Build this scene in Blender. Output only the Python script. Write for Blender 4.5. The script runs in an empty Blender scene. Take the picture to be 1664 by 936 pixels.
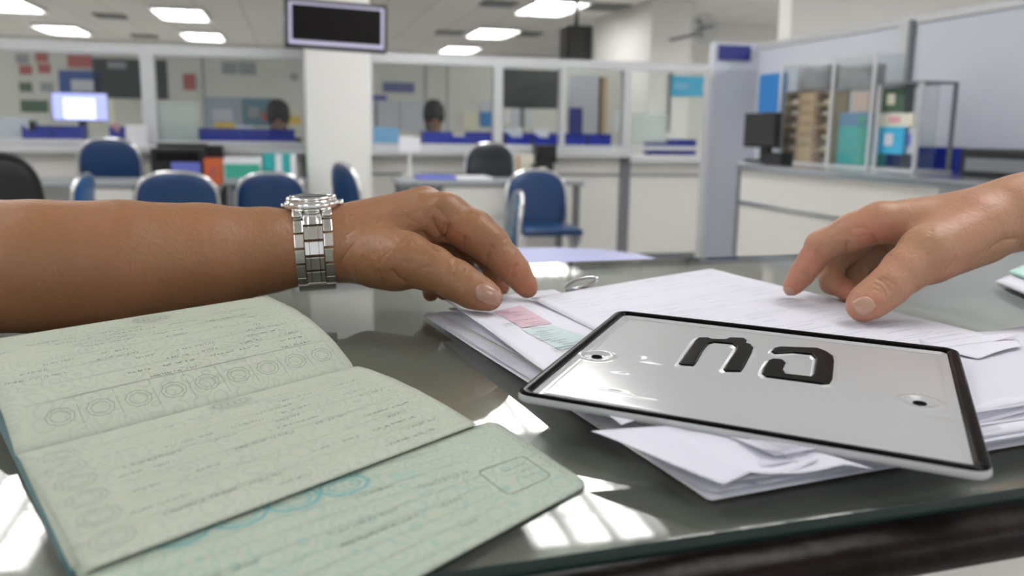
import bpy, bmesh, math, random
import numpy as np
from mathutils import Vector, Matrix
from mathutils.bvhtree import BVHTree
random.seed(7); NR = np.random.RandomState(11)
C = bpy.context.scene.collection
S = bpy.context.scene
# ------------------------------------------------------------------ camera
W_, H_, FPX = 1664, 936, 1440.0
CAMZ = 1.04
_p, _r = math.radians(10.1), math.radians(0.9)
FW = Vector((0, math.cos(_p), -math.sin(_p)))
_up = Vector((1, 0, 0)).cross(FW)
RT = Vector((1, 0, 0)) * math.cos(_r) + _up * math.sin(_r)
UP = -Vector((1, 0, 0)) * math.sin(_r) + _up * math.cos(_r)
O = Vector((0, 0, CAMZ))
cam = bpy.data.cameras.new('camera'); camo = bpy.data.objects.new('camera', cam); C.objects.link(camo)
camo.matrix_world = Matrix(((RT.x, UP.x, -FW.x, O.x), (RT.y, UP.y, -FW.y, O.y), (RT.z, UP.z, -FW.z, O.z), (0, 0, 0, 1)))
cam.sensor_width = 36; cam.lens = FPX / W_ * 36; cam.clip_start = 0.02; cam.clip_end = 80
cam.dof.use_dof = True; cam.dof.focus_distance = 0.51; cam.dof.aperture_fstop = 8.5
S.camera = camo
# ------------------------------------------------------------------ world, exposure
S.view_settings.view_transform = 'Standard'; S.view_settings.look = 'None'
S.view_settings.gamma = 1; S.view_settings.use_curve_mapping = False
S.view_settings.exposure = 0.0
wd = bpy.data.worlds.new('world'); S.world = wd; wd.use_nodes = True
wd.node_tree.nodes['Background'].inputs[0].default_value = (0.95, 0.97, 1.0, 1)
wd.node_tree.nodes['Background'].inputs[1].default_value = 0.75
LAMP = 12.3            # radiance of the ceiling tubes
# ------------------------------------------------------------------ geometry helpers
def ray(px, py): return FW + RT * ((px - W_ / 2) / FPX) - UP * ((py - H_ / 2) / FPX)
def PY(px, py, y):                     # point at forward distance y
    d = ray(px, py); return O + d * (y / d.y)
def PZ(px, py, z):                     # point at height z relative to the camera
    d = ray(px, py); return O + d * (z / d.z)
TH = math.radians(13.9)
EU = Vector((math.cos(TH), math.sin(TH), 0)); EV = Vector((-math.sin(TH), math.cos(TH), 0)); EZ = Vector((0, 0, 1))
ROOM = Matrix(((EU.x, EV.x, 0), (EU.y, EV.y, 0), (0, 0, 1)))
def uvz(u, v, z): return EU * u + EV * v + EZ * z
def HV(px, py, v):
    d = ray(px, py); t = v / d.dot(EV); p = O + d * t; return p.dot(EU), p.z
def HU(px, py, u):
    d = ray(px, py); t = u / d.dot(EU); p = O + d * t; return p.dot(EV), p.z

def mat(name, col, rough=0.5, metal=0.0, spec=0.5, coat=0.0, var=0.0, vscale=8.0, bump=0.0, bscale=60.0, emit=0.0, sss=0.0, coatr=0.05):
    m = bpy.data.materials.new(name); m.use_nodes = True; nt = m.node_tree; b = nt.nodes['Principled BSDF']
    b.inputs['Base Color'].default_value = (*col, 1); b.inputs['Roughness'].default_value = rough
    b.inputs['Metallic'].default_value = metal; b.inputs['Specular IOR Level'].default_value = spec
    b.inputs['Coat Weight'].default_value = coat; b.inputs['Coat Roughness'].default_value = coatr
    tc = nt.nodes.new('ShaderNodeTexCoord')
    n = nt.nodes.new('ShaderNodeTexNoise'); n.inputs['Scale'].default_value = vscale; n.inputs['Detail'].default_value = 4
    nt.links.new(tc.outputs['Object'], n.inputs['Vector'])
    mx = nt.nodes.new('ShaderNodeMix'); mx.data_type = 'RGBA'
    v = max(var, 0.02)
    mx.inputs[6].default_value = (*[c * (1 - v) for c in col], 1); mx.inputs[7].default_value = (*[min(1, c * (1 + v)) for c in col], 1)
    nt.links.new(n.outputs['Fac'], mx.inputs[0]); nt.links.new(mx.outputs[2], b.inputs['Base Color'])
    if bump:
        n2 = nt.nodes.new('ShaderNodeTexNoise'); n2.inputs['Scale'].default_value = bscale; n2.inputs['Detail'].default_value = 3
        nt.links.new(tc.outputs['Object'], n2.inputs['Vector'])
        bp = nt.nodes.new('ShaderNodeBump'); bp.inputs['Strength'].default_value = bump; bp.inputs['Distance'].default_value = 0.01
        nt.links.new(n2.outputs['Fac'], bp.inputs['Height']); nt.links.new(bp.outputs[0], b.inputs['Normal'])
    if emit:
        b.inputs['Emission Color'].default_value = (*col, 1); b.inputs['Emission Strength'].default_value = emit
    if sss:
        b.inputs['Subsurface Weight'].default_value = sss; b.inputs['Subsurface Radius'].default_value = (1, .35, .2); b.inputs['Subsurface Scale'].default_value = .004
    return m
def glass_mat(name, tint=(.96, .98, .97), ior=1.45, rough=0.0, haze=0.0):
    m = bpy.data.materials.new(name); m.use_nodes = True; nt = m.node_tree
    for n in list(nt.nodes):
        if n.type != 'OUTPUT_MATERIAL': nt.nodes.remove(n)
    out = [n for n in nt.nodes if n.type == 'OUTPUT_MATERIAL'][0]
    tr = nt.nodes.new('ShaderNodeBsdfTransparent'); tr.inputs[0].default_value = (*tint, 1)
    gl = nt.nodes.new('ShaderNodeBsdfAnisotropic'); gl.inputs['Roughness'].default_value = rough
    fr = nt.nodes.new('ShaderNodeFresnel'); fr.inputs[0].default_value = ior
    mx = nt.nodes.new('ShaderNodeMixShader')
    ge = nt.nodes.new('ShaderNodeNewGeometry'); iv = nt.nodes.new('ShaderNodeMath'); iv.operation = 'SUBTRACT'; iv.inputs[0].default_value = 1
    nt.links.new(ge.outputs['Backfacing'], iv.inputs[1]); mu = nt.nodes.new('ShaderNodeMath'); mu.operation = 'MULTIPLY'
    nt.links.new(fr.outputs[0], mu.inputs[0]); nt.links.new(iv.outputs[0], mu.inputs[1]); nt.links.new(mu.outputs[0], mx.inputs[0])
    src = tr.outputs[0]
    if haze:
        df = nt.nodes.new('ShaderNodeBsdfDiffuse'); df.inputs[0].default_value = (.75, .8, .78, 1)
        m2 = nt.nodes.new('ShaderNodeMixShader'); m2.inputs[0].default_value = haze
        nt.links.new(tr.outputs[0], m2.inputs[1]); nt.links.new(df.outputs[0], m2.inputs[2]); src = m2.outputs[0]
    nt.links.new(src, mx.inputs[1]); nt.links.new(gl.outputs[0], mx.inputs[2]); nt.links.new(mx.outputs[0], out.inputs[0])
    return m

def linkmesh(name, verts, faces, m, parent=None, smooth=False, mats=None, fmat=None):
    me = bpy.data.meshes.new(name); me.from_pydata([tuple(v) for v in verts], [], [tuple(f) for f in faces])
    o = bpy.data.objects.new(name, me); C.objects.link(o)
    for x in (mats or [m]): me.materials.append(x)
    if fmat is not None: me.polygons.foreach_set('material_index', fmat)
    if smooth: me.polygons.foreach_set('use_smooth', [True] * len(me.polygons))
    me.update()
    if parent is not None:
        o.parent = parent
        if parent.matrix_world != Matrix.Identity(4) or parent.location.length > 0: pass
    return o
def tag(o, label=None, cat=None, group=None, kind=None):
    if label: o['label'] = label
    if cat: o['category'] = cat
    if group: o['group'] = group
    if kind: o['kind'] = kind
    return o
def empty(name, loc, label, cat, group=None, rz=0.0):
    o = bpy.data.objects.new(name, None); C.objects.link(o); o.empty_display_size = .05
    o.location = loc; o.rotation_euler = (0, 0, rz); return tag(o, label, cat, group)
def adopt(o, parent):                  # parent a mesh built in world space to an Empty, keeping its place
    bpy_mat = Matrix.LocRotScale(parent.location, parent.rotation_euler, Vector((1, 1, 1)))
    o.parent = parent; o.matrix_parent_inverse = bpy_mat.inverted(); return o

class MB:                              # mesh builder in a local frame
    def __init__(s, frame=None, org=Vector((0, 0, 0))):
        s.bm = bmesh.new(); s.f = frame; s.o = org
    def _t(s, vs):
        if s.f is not None:
            for v in vs: v.co = s.f @ v.co
        for v in vs: v.co += s.o
    def box(s, x0, x1, y0, y1, z0, z1, bev=0.0, seg=2):
        r = bmesh.ops.create_cube(s.bm, size=1); vs = r['verts']
        for v in vs: v.co = Vector(((x0 + x1) / 2 + v.co.x * (x1 - x0), (y0 + y1) / 2 + v.co.y * (y1 - y0), (z0 + z1) / 2 + v.co.z * (z1 - z0)))
        if bev:
            es = list({e for v in vs for e in v.link_edges})
            r = bmesh.ops.bevel(s.bm, geom=es, offset=bev, segments=seg, affect='EDGES', profile=.5)
            vs = list({v for f in r['faces'] for v in f.verts} | {v for v in vs if v.is_valid})
        s._t(vs); return s
    def tube(s, pts, r, n=10, cap=True):
        pts = [Vector(p) for p in pts]; rings = []; rs = r if isinstance(r, (list, tuple)) else [r] * len(pts)
        nrm = None
        for i, p in enumerate(pts):
            t = (pts[min(i + 1, len(pts) - 1)] - pts[max(i - 1, 0)]).normalized()
            if nrm is None: nrm = t.orthogonal().normalized()
            nrm = (nrm - t * nrm.dot(t)).normalized(); b = t.cross(nrm)
            rings.append([s.bm.verts.new(p + (nrm * math.cos(a) + b * math.sin(a)) * rs[i]) for a in [2 * math.pi * k / n for k in range(n)]])
        for a, b in zip(rings, rings[1:]):
            for k in range(n): s.bm.faces.new((a[k], a[(k + 1) % n], b[(k + 1) % n], b[k]))
        if cap: s.bm.faces.new(rings[0][::-1]); s.bm.faces.new(rings[-1])
        s._t([v for q in rings for v in q]); return s
    def prism(s, poly, y0, y1):        # poly in (x, z)
        a = [s.bm.verts.new((x, y0, z)) for x, z in poly]; b = [s.bm.verts.new((x, y1, z)) for x, z in poly]
        n = len(poly); s.bm.faces.new(a); s.bm.faces.new(b[::-1])
        for k in range(n): s.bm.faces.new((a[k], b[k], b[(k + 1) % n], a[(k + 1) % n]))
        s._t(a + b); return s
    def lathe(s, prof, n=24, c=(0, 0, 0)):
        rings = [[s.bm.verts.new((c[0] + r * math.cos(2 * math.pi * k / n), c[1] + r * math.sin(2 * math.pi * k / n), c[2] + z)) for k in range(n)] for r, z in prof]
        for a, b in zip(rings, rings[1:]):
            for k in range(n): s.bm.faces.new((a[k], a[(k + 1) % n], b[(k + 1) % n], b[k]))
        s.bm.faces.new(rings[0][::-1]); s.bm.faces.new(rings[-1])
        s._t([v for q in rings for v in q]); return s
    def build(s, name, m, parent=None, smooth=False, world=True):
        bmesh.ops.recalc_face_normals(s.bm, faces=s.bm.faces[:])
        me = bpy.data.meshes.new(name); s.bm.to_mesh(me); s.bm.free(); me.materials.append(m)
        if smooth: me.polygons.foreach_set('use_smooth', [True] * len(me.polygons))
        o = bpy.data.objects.new(name, me); C.objects.link(o)
        if parent is not None:
            if world: adopt(o, parent)
            else: o.parent = parent
        return o
def copy_tree(o, parent=None):
    c = o.copy(); C.objects.link(c)
    if parent is not None: c.parent = parent; c.matrix_parent_inverse = o.matrix_parent_inverse
    for ch in list(o.children): copy_tree(ch, c)
    return c

# ------------------------------------------------------------------ materials
M = dict(
    ceil=mat('ceiling_tile', (.66, .65, .62), .9, bump=.1), wall=mat('wall_paint', (.84, .83, .80), .8),
    inner=mat('office_wall', (.70, .70, .66), .8), floor=mat('floor_tile', (.48, .47, .45), .4, var=.05),
    alu=mat('aluminium', (.62, .63, .65), .35, .3), alud=mat('dark_aluminium', (.22, .23, .25), .4, .4),
    lam=mat('white_laminate', (.70, .69, .65), .35), edge=mat('chrome_edge', (.65, .68, .72), .18, .9),
    lav=mat('lavender_panel', (.52, .54, .60), .5), lavl=mat('pale_lavender_board', (.62, .64, .72), .45),
    black=mat('black_plastic', (.012, .012, .014), .35), screen=mat('dark_screen', (.010, .009, .009), .5, spec=.1),
    blue=mat('blue_vinyl', (.007, .040, .125), .35, var=.1), blul=mat('light_blue_vinyl', (.015, .10, .28), .3),
    tray=mat('blue_tray', (.01, .03, .38), .35), chrome=mat('chrome', (.75, .75, .76), .15, 1.0),
    wood=mat('light_wood', (.55, .38, .22), .5, var=.15), woodd=mat('brown_board', (.22, .12, .09), .55),
    white=mat('white_paper', (.82, .82, .86), .6), cream=mat('cream_paper', (.75, .72, .6), .6),
    orange=mat('orange_card', (.62, .13, .04), .5), green=mat('green_box', (.05, .42, .30), .5), teal=mat('teal_box', (.03, .42, .42), .5),
    navy=mat('navy_sign', (.02, .03, .22), .4), sky=mat('sky_blue_paper', (.03, .22, .60), .5), cyan=mat('cyan_print', (.05, .42, .68), .5),
    red=mat('red_sign', (.45, .12, .12), .5), pink=mat('pink_paper', (.75, .35, .42), .5), yellow=mat('yellow_card', (.80, .55, .12), .5),
    grey=mat('grey_card', (.32, .34, .36), .5), dgreen=mat('dark_green_print', (.08, .14, .09), .5), shirt=mat('dark_shirt', (.02, .025, .03), .8),
    teals=mat('teal_shirt', (.015, .09, .10), .8), hair=mat('dark_hair', (.01, .008, .007), .7), face=mat('face_skin', (.35, .20, .13), .6),
    brownd=mat('dark_wood', (.10, .055, .025), .5), purple=mat('violet_folder', (.15, .18, .62), .5),
    glass=glass_mat('partition_glass'), frost=glass_mat('frosted_glass', (.9, .93, .92), haze=.45), acry=glass_mat('acrylic', (.93, .95, .95), haze=.03),
    lens=mat('lamp_tube', (1, .99, .97), .5, emit=LAMP), refl=mat('lamp_reflector', (.85, .85, .85), .35),
    mon=mat('lit_screen', (.45, .48, .95), .3, emit=1.0), monw=mat('lit_window', (.80, .85, 1.0), .3, emit=1.4),
)
# ------------------------------------------------------------------ the room
def st(o): return tag(o, kind='structure')
def rbox(u0, u1, v0, v1, z0, z1, name, m, bev=0.0, parent=None):
    return MB(ROOM).box(u0, u1, v0, v1, z0, z1, bev).build(name, m, parent)
CEIL = 2.60
st(rbox(-9, 12, -4, 24, -0.1, 0, 'floor', M['floor']))
# ceiling with a tile grid
bmc = MB(ROOM).box(-9, 12, -4, 24, CEIL, CEIL + .1); ceil = st(bmc.build('ceiling', M['ceil']))
nt = M['ceil'].node_tree; b = nt.nodes['Principled BSDF']
br = nt.nodes.new('ShaderNodeTexBrick'); br.offset = 0; br.inputs['Scale'].default_value = 1; br.inputs['Brick Width'].default_value = .6; br.inputs['Row Height'].default_value = .6
br.inputs['Mortar Size'].default_value = .012; br.inputs['Color1'].default_value = (.90, .89, .86, 1); br.inputs['Color2'].default_value = (.86, .85, .82, 1); br.inputs['Mortar'].default_value = (.66, .65, .62, 1)
mp = nt.nodes.new('ShaderNodeMapping'); mp.inputs['Rotation'].default_value = (0, 0, -TH)
tc = nt.nodes.new('ShaderNodeTexCoord'); nt.links.new(tc.outputs['Object'], mp.inputs[0]); nt.links.new(mp.outputs[0], br.inputs['Vector']); nt.links.new(br.outputs['Color'], b.inputs['Base Color'])
st(rbox(-9, 12, 18.6, 18.8, 0, CEIL, 'wall_back', M['wall']))
st(rbox(-9.2, -9, -4, 24, 0, CEIL, 'wall_left', M['wall']))
st(rbox(4.22, 4.75, 10.3, 12.2, 0, CEIL, 'wall_pier', M['wall']))
st(rbox(4.22, 12, 12.2, 12.4, 0, CEIL, 'wall_inner', M['wall']))
uR, _ = HV(1285, 40, 7.0)
st(rbox(uR, 12, 7.0, 7.2, 0, CEIL, 'wall_right', M['wall']))
# ceiling troffers
def troffer(u, v):
    t = empty('ceiling_light', uvz(u, v, CEIL), 'x', 'ceiling light', 'fluorescent lights in the tiled ceiling', TH)
    a, b_ = .32, .62
    m = MB().box(-a, a, -b_, b_, -.012, -.004); m.build('reflector', M['refl'], t, world=False)
    m = MB()
    for x0, x1 in ((-a - .02, -a), (a, a + .02)): m.box(x0, x1, -b_ - .02, b_ + .02, -.06, -.001)
    for y0, y1 in ((-b_ - .02, -b_), (b_, b_ + .02)): m.box(-a, a, y0, y1, -.06, -.001)
    m.build('frame', M['refl'], t, world=False)
    for k in range(3):
        x = (k - 1) * .2
        MB().box(x - .06, x + .06, -b_ + .02, b_ - .02, -.04, -.03).build('tube', M['lens'], t, world=False)
    m = MB()
    for k in range(3): m.box(-a, a, -b_ + .31 + k * .31, -b_ + .318 + k * .31, -.058, -.042)
    m.build('louvre', M['refl'], t, world=False)
    return t
LIGHTS = [(-1.45, 13.6, 'fluorescent ceiling light left of the hanging screen, the nearer of its pair'),
    (-1.45, 16.8, 'small fluorescent ceiling light left of the hanging screen, the farther of its pair'),
    (-3.65, 16.6, 'fluorescent ceiling light near the left picture edge, the farther of two'),
    (-3.60, 13.4, 'fluorescent ceiling light cut by the top left picture corner'),
    (3.2, 17.5, 'fluorescent ceiling light right of the hanging screen, lowest of the three'),
    (3.15, 14.35, 'fluorescent ceiling light right of the hanging screen, beside a black ceiling opening'),
    (3.2, 11.15, 'large fluorescent ceiling light at the top picture edge between screen and pier')]
for u, v in [(a, b) for a in (-3.6, -1.4, 4.3, 6.0) for b in (4.3, 1.2, -2.0)] + [(1.25, 5.5), (1.28, 4.05), (1.2, .6), (1.2, -2.2), (3.2, 7.9), (-3.6, 8), (-5.8, 5), (-5.8, 8), (-5.8, 11), (-5.8, 14), (-5.8, 17), (6, 8.8), (7.4, 10.4), (7.6, 8.6), (7.6, 4)]:  # a few fit the desk reflections; the others are added for brightness
    LIGHTS.append((u, v, 'fluorescent ceiling light out of frame, in a set mostly added to brighten the room'))
t0 = troffer(*LIGHTS[0][:2]); t0['label'] = LIGHTS[0][2]
for u, v, lb in LIGHTS[1:]:
    t = copy_tree(t0); t.location = uvz(u, v, CEIL); t['label'] = lb
vt = None
for u, v, s, lb in ((-2.53, 14.46, 1, 'dark slotted ceiling vent left of the near left light'), (-2.51, 17.5, 1, 'dark slotted ceiling vent between the two far left lights'),
                 (2.55, 11.24, 1, 'dark slotted ceiling vent nearest the top edge right of the screen'), (2.54, 14.8, 1, 'dark slotted ceiling vent low on the ceiling right of the screen'),
                 (3.9, 11.06, 1.2, 'dark slotted ceiling vent right of the big light by the pier'), (3.75, 14.5, 1.1, 'black open ceiling hatch beside the tilted light')):
    if vt is None:
        t = vt = empty('ceiling_vent', uvz(u, v, CEIL), lb, 'ceiling vent', 'dark vents in the ceiling', TH)
        MB().box(-.22, .22, -.22, .22, -.012, -.001).build('backing', M['black'], t, world=False)
        m = MB()
        for k in range(5): m.box(-.2, .2, -.2 + k * .09, -.17 + k * .09, -.03, -.013)
        m.build('slats', M['grey'], t, world=False)
    else:
        t = copy_tree(vt); t.location = uvz(u, v, CEIL); t['label'] = lb; t.scale = (s, s, 1)
    if 'hatch' in lb: t['group'] = 'ceiling hatches'

# ------------------------------------------------------------------ the glazed service partition and its counter
VF = 6.78
def pr(x0, y0, x1, y1, v):             # pixel rectangle on the plane v: u0,u1,z0,z1
    ym, xm = (y0 + y1) / 2, (x0 + x1) / 2
    return HV(x0, ym, v)[0], HV(x1, ym, v)[0], HV(xm, y1, v)[1], HV(xm, y0, v)[1]
def prU(x0, y0, x1, y1, u):
    ym, xm = (y0 + y1) / 2, (x0 + x1) / 2
    return HU(x0, ym, u)[0], HU(x1, ym, u)[0], HU(xm, y1, u)[1], HU(xm, y0, u)[1]
uL = HV(-60, 150, VF)[0]; uM = HV(1012, 150, VF)[0]; uE = HV(1160, 150, VF)[0]
ZT, ZC = 1.585, .90
gp = empty('glass_partition', uvz((uL + uM) / 2, VF, 0), 'long white framed glass partition standing on the service counter behind the chairs', 'glass partition')
m = MB(ROOM).box(uL, uE, VF - .04, VF + .04, ZT - .07, ZT); m.build('top_rail', M['alu'], gp)
m = MB(ROOM).box(uL, uE, VF - .03, VF + .03, ZC, ZC + .03); m.build('bottom_rail', M['alu'], gp)
posts = []
for px, w in ((243, .09), (497, .07), (602, .03), (808, .07), (913, .035), (1017, .06), (1158, .09)):
    u = HV(px, 160, VF)[0]; posts.append(u)
    MB(ROOM).box(u - w / 2, u + w / 2, VF - .045, VF + .045, ZC + .03, ZT - .07).build('post', M['alu'], gp)
es = [uL] + posts
for a, b_ in zip(es, es[1:]):
    if abs(a - posts[1]) < 1e-6: continue
    MB(ROOM).box(a + .03, b_ - .03, VF - .004, VF + .004, ZC + .03, ZT - .07).build('pane', M['glass'], gp)
for x0, x1, y0 in ((255, 322, 165), (1028, 1085, 185)):
    q = pr(x0, y0, x1, 232, VF); MB(ROOM).box(q[0], q[1], VF + .01, VF + .016, q[2], q[3]).build('frosted_panel', M['frost'], gp)

def counter(x0, x1, zc, lines, label):
    a, b_ = HV(x0, 300, VF)[0], HV(x1, 300, VF)[0]
    t = empty('service_counter', uvz((a + b_) / 2, VF, 0), label, 'counter')
    MB(ROOM).box(a, b_, VF - .02, VF + .55, 0.06, zc - .06).build('body', M['lam'], t)
    MB(ROOM).box(a, b_, VF + .02, VF + .5, 0, .06).build('plinth', M['alud'], t)
    MB(ROOM).box(a, b_, VF - .12, VF + .6, zc - .06, zc - .005, .006).build('worktop', M['alu'], t)
    m = MB(ROOM)
    for z in lines: m.box(a, b_, VF - .03, VF - .021, z - .008, z + .008)
    for u in (a + .02, b_ - .02): m.box(u - .02, u + .02, VF - .03, VF - .021, .06, zc - .061)
    m.build('panel_trim', M['alud'], t)
    return t
counter(-60, 500, ZC, (.55,), 'white panelled service counter under the left glass, behind the blue chairs')
counter(501, 1012, ZC, (.70,), 'white panelled service counter under the middle glass, right of the pillar')
counter(1014, 1160, ZC - .035, (.70,), 'white panelled service counter bay under the frosted pane, left of the grey panel')

# pillar
q = pr(497, 85, 603, 330, VF - .35)
pil = empty('pillar', uvz((q[0] + q[1]) / 2, VF - .1, 0), 'square white painted pillar behind the hanging screen', 'pillar')
MB(ROOM).box(q[0], q[1], VF - .35, VF - .14, 0, CEIL, .01).build('shaft', M['wall'], pil)
MB(ROOM).box(q[0] - .01, q[1] + .01, VF - .36, VF - .14, 0, .1).build('skirting', M['alud'], pil)
# hanging screen (its face turned a little)
TVY = 5.3
c4 = [PY(*p, d) for p, d in zip(((457, -4), (633, 3), (629, 87), (463, 76)), (5.25, 5.45, 5.45, 5.25))]
tv = empty('television', (c4[2] + c4[3]) / 2, 'black flat television hanging in front of the pillar at the top edge', 'television')
X = (c4[2] - c4[3]).normalized(); Z = ((c4[0] - c4[3]) - X * (c4[0] - c4[3]).dot(X)).normalized(); Yv = Z.cross(X)
Ft = Matrix((X, Yv, Z)).transposed(); w = (c4[2] - c4[3]).length; hgt = (c4[0] - c4[3]).length * 1.02
MB(Ft, c4[3]).box(0, w, 0, .07, 0, hgt, .006).build('housing', M['black'], tv)
bz = mat('screen_glow', (.50, .48, .66), .3, emit=.35)
MB(Ft, c4[3]).box(.022, w - .022, -.004, -.001, .022, hgt - .022).build('lit_border', bz, tv)
MB(Ft, c4[3]).box(.038, w - .038, -.008, -.005, .044, hgt - .034).build('screen', M['screen'], tv)
MB(Ft, c4[3]).box(w / 2 - .05, w / 2 + .05, .07, .42, hgt * .35, hgt * .55).build('bracket', M['black'], tv)
c = (c4[0] + c4[1]) / 2

# inner office walls seen through the glass
VI = 10.6
st(rbox(HV(-120, 150, VI)[0], HV(700, 150, VI)[0], VI, VI + .08, 0, 1.93, 'trim_1', M['inner']))
st(rbox(HV(700, 150, VI)[0], HV(1200, 150, VI + .5)[0], VI + .5, VI + .58, 0, 1.93, 'trim_2', M['inner']))
def flat(name, rect, v, m, label, cat, t=.012, group=None, extra=()):
    q = pr(*rect, v)
    o = MB(ROOM).box(q[0], q[1], v - t, v, q[2], q[3]).build(name, m)
    tag(o, label, cat, group)
    for nm, fr, mm in extra:           # fr = fractions x0,y0,x1,y1 of the face (y down)
        a, b_ = q[0] + (q[1] - q[0]) * fr[0], q[0] + (q[1] - q[0]) * fr[2]
        z1, z0 = q[3] - (q[3] - q[2]) * fr[1], q[3] - (q[3] - q[2]) * fr[3]
        MB(ROOM).box(a, b_, v - t - .006, v - t, z0, z1).build(nm, mm, o)
    return o
vi = VI - .003; vj = VI + .497
for i, (x, y) in enumerate(((26, 88), (58, 86), (32, 106), (62, 104), (32, 134), (66, 134))):
    flat('notice', (x, y, x + 20, y + 15), vi, [M['grey'], M['red'], M['red'], M['red'], M['dgreen'], M['grey']][i], 'small %s notice in the %s row of the notice column at far left' % (['grey', 'brown', 'left red', 'right red', 'dark green', 'right grey'][i], ['top', 'top', 'middle', 'middle', 'bottom', 'bottom'][i]), 'notice', group='notices at far left')
flat('notice', (34, 163, 78, 182), vi, M['dgreen'], 'pale green strip notice below the column of small notices', 'notice')
flat('sign_board', (110, 90, 150, 110), vi, M['red'], 'red sign above the blue sign behind the left glass', 'sign')
flat('sign_board', (96, 115, 166, 152), vi, mat('blue_sign', (.03, .09, .35), .4), 'blue sign with pale centre panel above the lit monitor', 'sign', extra=(('centre_panel', (.28, .4, .8, .9), M['lavl']),))
flat('blind', (152, 96, 272, 160), vi, mat('dark_blind', (.035, .04, .045), .5), 'dark rectangular window blind behind the left glass beside the blue sign', 'blind', extra=(('slat_strip', (.2, .08, .45, .25), M['grey']),))
flat('notice', (298, 120, 318, 146), vi, M['red'], 'small pinkish notice alone on the wall right of the blind', 'notice')
flat('sign_board', (361, 101, 385, 120), vi, M['grey'], 'grey lettered sign on the wall, left of its pair', 'sign', group='grey sign pair')
flat('sign_board', (388, 101, 416, 121), vi, M['grey'], 'grey lettered sign on the wall, right of its pair', 'sign', group='grey sign pair')
flat('poster', (334, 158, 392, 206), vi, mat('pale_blue_poster', (.38, .45, .55), .5), 'pale blue poster on the wall beside the pillar, left one', 'poster', extra=(('printed_block', (.2, .4, .75, .8), M['lavl']),))
flat('poster', (394, 160, 449, 205), vi, mat('slate_poster', (.12, .24, .33), .5), 'darker slate blue poster right of the pale poster', 'poster', extra=(('printed_block', (.15, .3, .5, .7), M['grey']), ('printed_block', (.55, .5, .85, .8), M['red'])))
flat('notice', (472, 120, 484, 130), vi, M['grey'], 'tiny grey notice high on the wall left of the pillar', 'notice')
flat('notice', (458, 175, 492, 205), vi, M['cream'], 'white and yellow sheet standing right behind the seated left person', 'notice', extra=(('yellow_patch', (.1, .45, .9, .9), M['yellow']),))
flat('sign_board', (622, 134, 673, 150), vi, mat('violet_sign', (.12, .13, .32), .4), 'narrow dark blue sign on the wall right of the pillar', 'sign')
flat('sign_board', (606, 155, 628, 163), vi, mat('violet_sign2', (.08, .1, .42), .4), 'small blue sign at the left edge of the whiteboard', 'sign')
flat('whiteboard', (610, 165, 690, 212), vi, M['lavl'], 'lavender framed whiteboard on the wall right of the pillar', 'whiteboard', extra=(('frame_edge', (0, 0, .03, 1), M['navy']), ('frame_edge', (.48, 0, .5, 1), M['grey'])))
for k, x in enumerate((690, 725, 330)):
    flat('wall_strip', (x, 95 if x > 400 else 90, x + 3, 215), vi, M['grey'], ['thin grey wall joint strip right of the whiteboard', 'thin grey wall joint strip in mid bay', 'thin grey wall joint strip left of the posters'][k], 'trim strip')
flat('notice', (750, 182, 777, 212), vj, M['cream'], 'pale framed sheet on the wall left of the blue poster strip', 'notice')
flat('poster', (780, 165, 800, 206), vj, M['sky'], 'narrow blue poster beside the glass partition post in the middle', 'poster', extra=(('white_head', (0, 0, 1, .4), M['lavl']),))
o = empty('television', uvz(HV(860, 175, 8.6)[0], 8.6, HV(860, 175, 8.6)[1]), 'dark switched-off television behind the glass right of the middle post', 'television')
q = pr(817, 113, 910, 176, 8.6); MB(ROOM).box(q[0], q[1], 8.6, 8.66, q[2], q[3], .005).build('housing', M['black'], o); MB(ROOM).box(q[0] + .01, q[1] - .01, 8.594, 8.599, q[2] + .01, q[3] - .01).build('screen', mat('dim_screen', (.03, .032, .032), .3), o)
MB(ROOM).box(q[0] + .2, q[0] + .24, 8.66, 8.7, 0, q[3] - .05).build('stand', M['alud'], o)
flat('door_leaf', (925, 122, 972, 225), vj, M['lav'], 'grey office door leaf standing behind the glass right of the dark television', 'door')
flat('binder', (924, 175, 946, 224), vj - .016, M['navy'], 'narrow dark blue banner low on the grey door leaf behind the glass', 'binder', t=.01)  # stands in for a blue folder, set flat on the leaf
flat('wood_strip', (977, 125, 985, 222), vj, M['wood'], 'narrow light wooden strip right of the grey door leaf', 'wood strip')
flat('wall_strip', (972, 125, 977, 222), vj, M['black'], 'narrow dark strip against the light wooden strip', 'trim strip')
flat('notice', (998, 180, 1011, 212), vj, M['white'], 'white switch plate notice left of the frosted pane', 'notice')
flat('sign_board', (820, 160, 830, 200), vj, M['white'], 'white upright card just right of the middle post', 'sign')
flat('sign_board', (833, 175, 862, 205), vj, M['lavl'], 'pale sheet below the dark television', 'sign')
flat('poster', (1029, 118, 1043, 180), vj, M['lavl'], 'tall pale strip poster in the right glass bay', 'poster')
flat('sign_board', (1088, 124, 1162, 157), 10.29, M['cyan'], 'bright cyan sign hanging in the right glass bay', 'sign', extra=(('pale_print', (.1, .35, .4, .65), mat('pale_cyan_print', (.2, .5, .75), .5)), ('pale_print', (.72, .35, .84, .8), M['lavl'])))
flat('wall_strip', (1085, 118, 1090, 215), 10.29, M['alud'], 'dark upright strip on the wall left of the bright cyan sign', 'trim strip')
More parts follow.
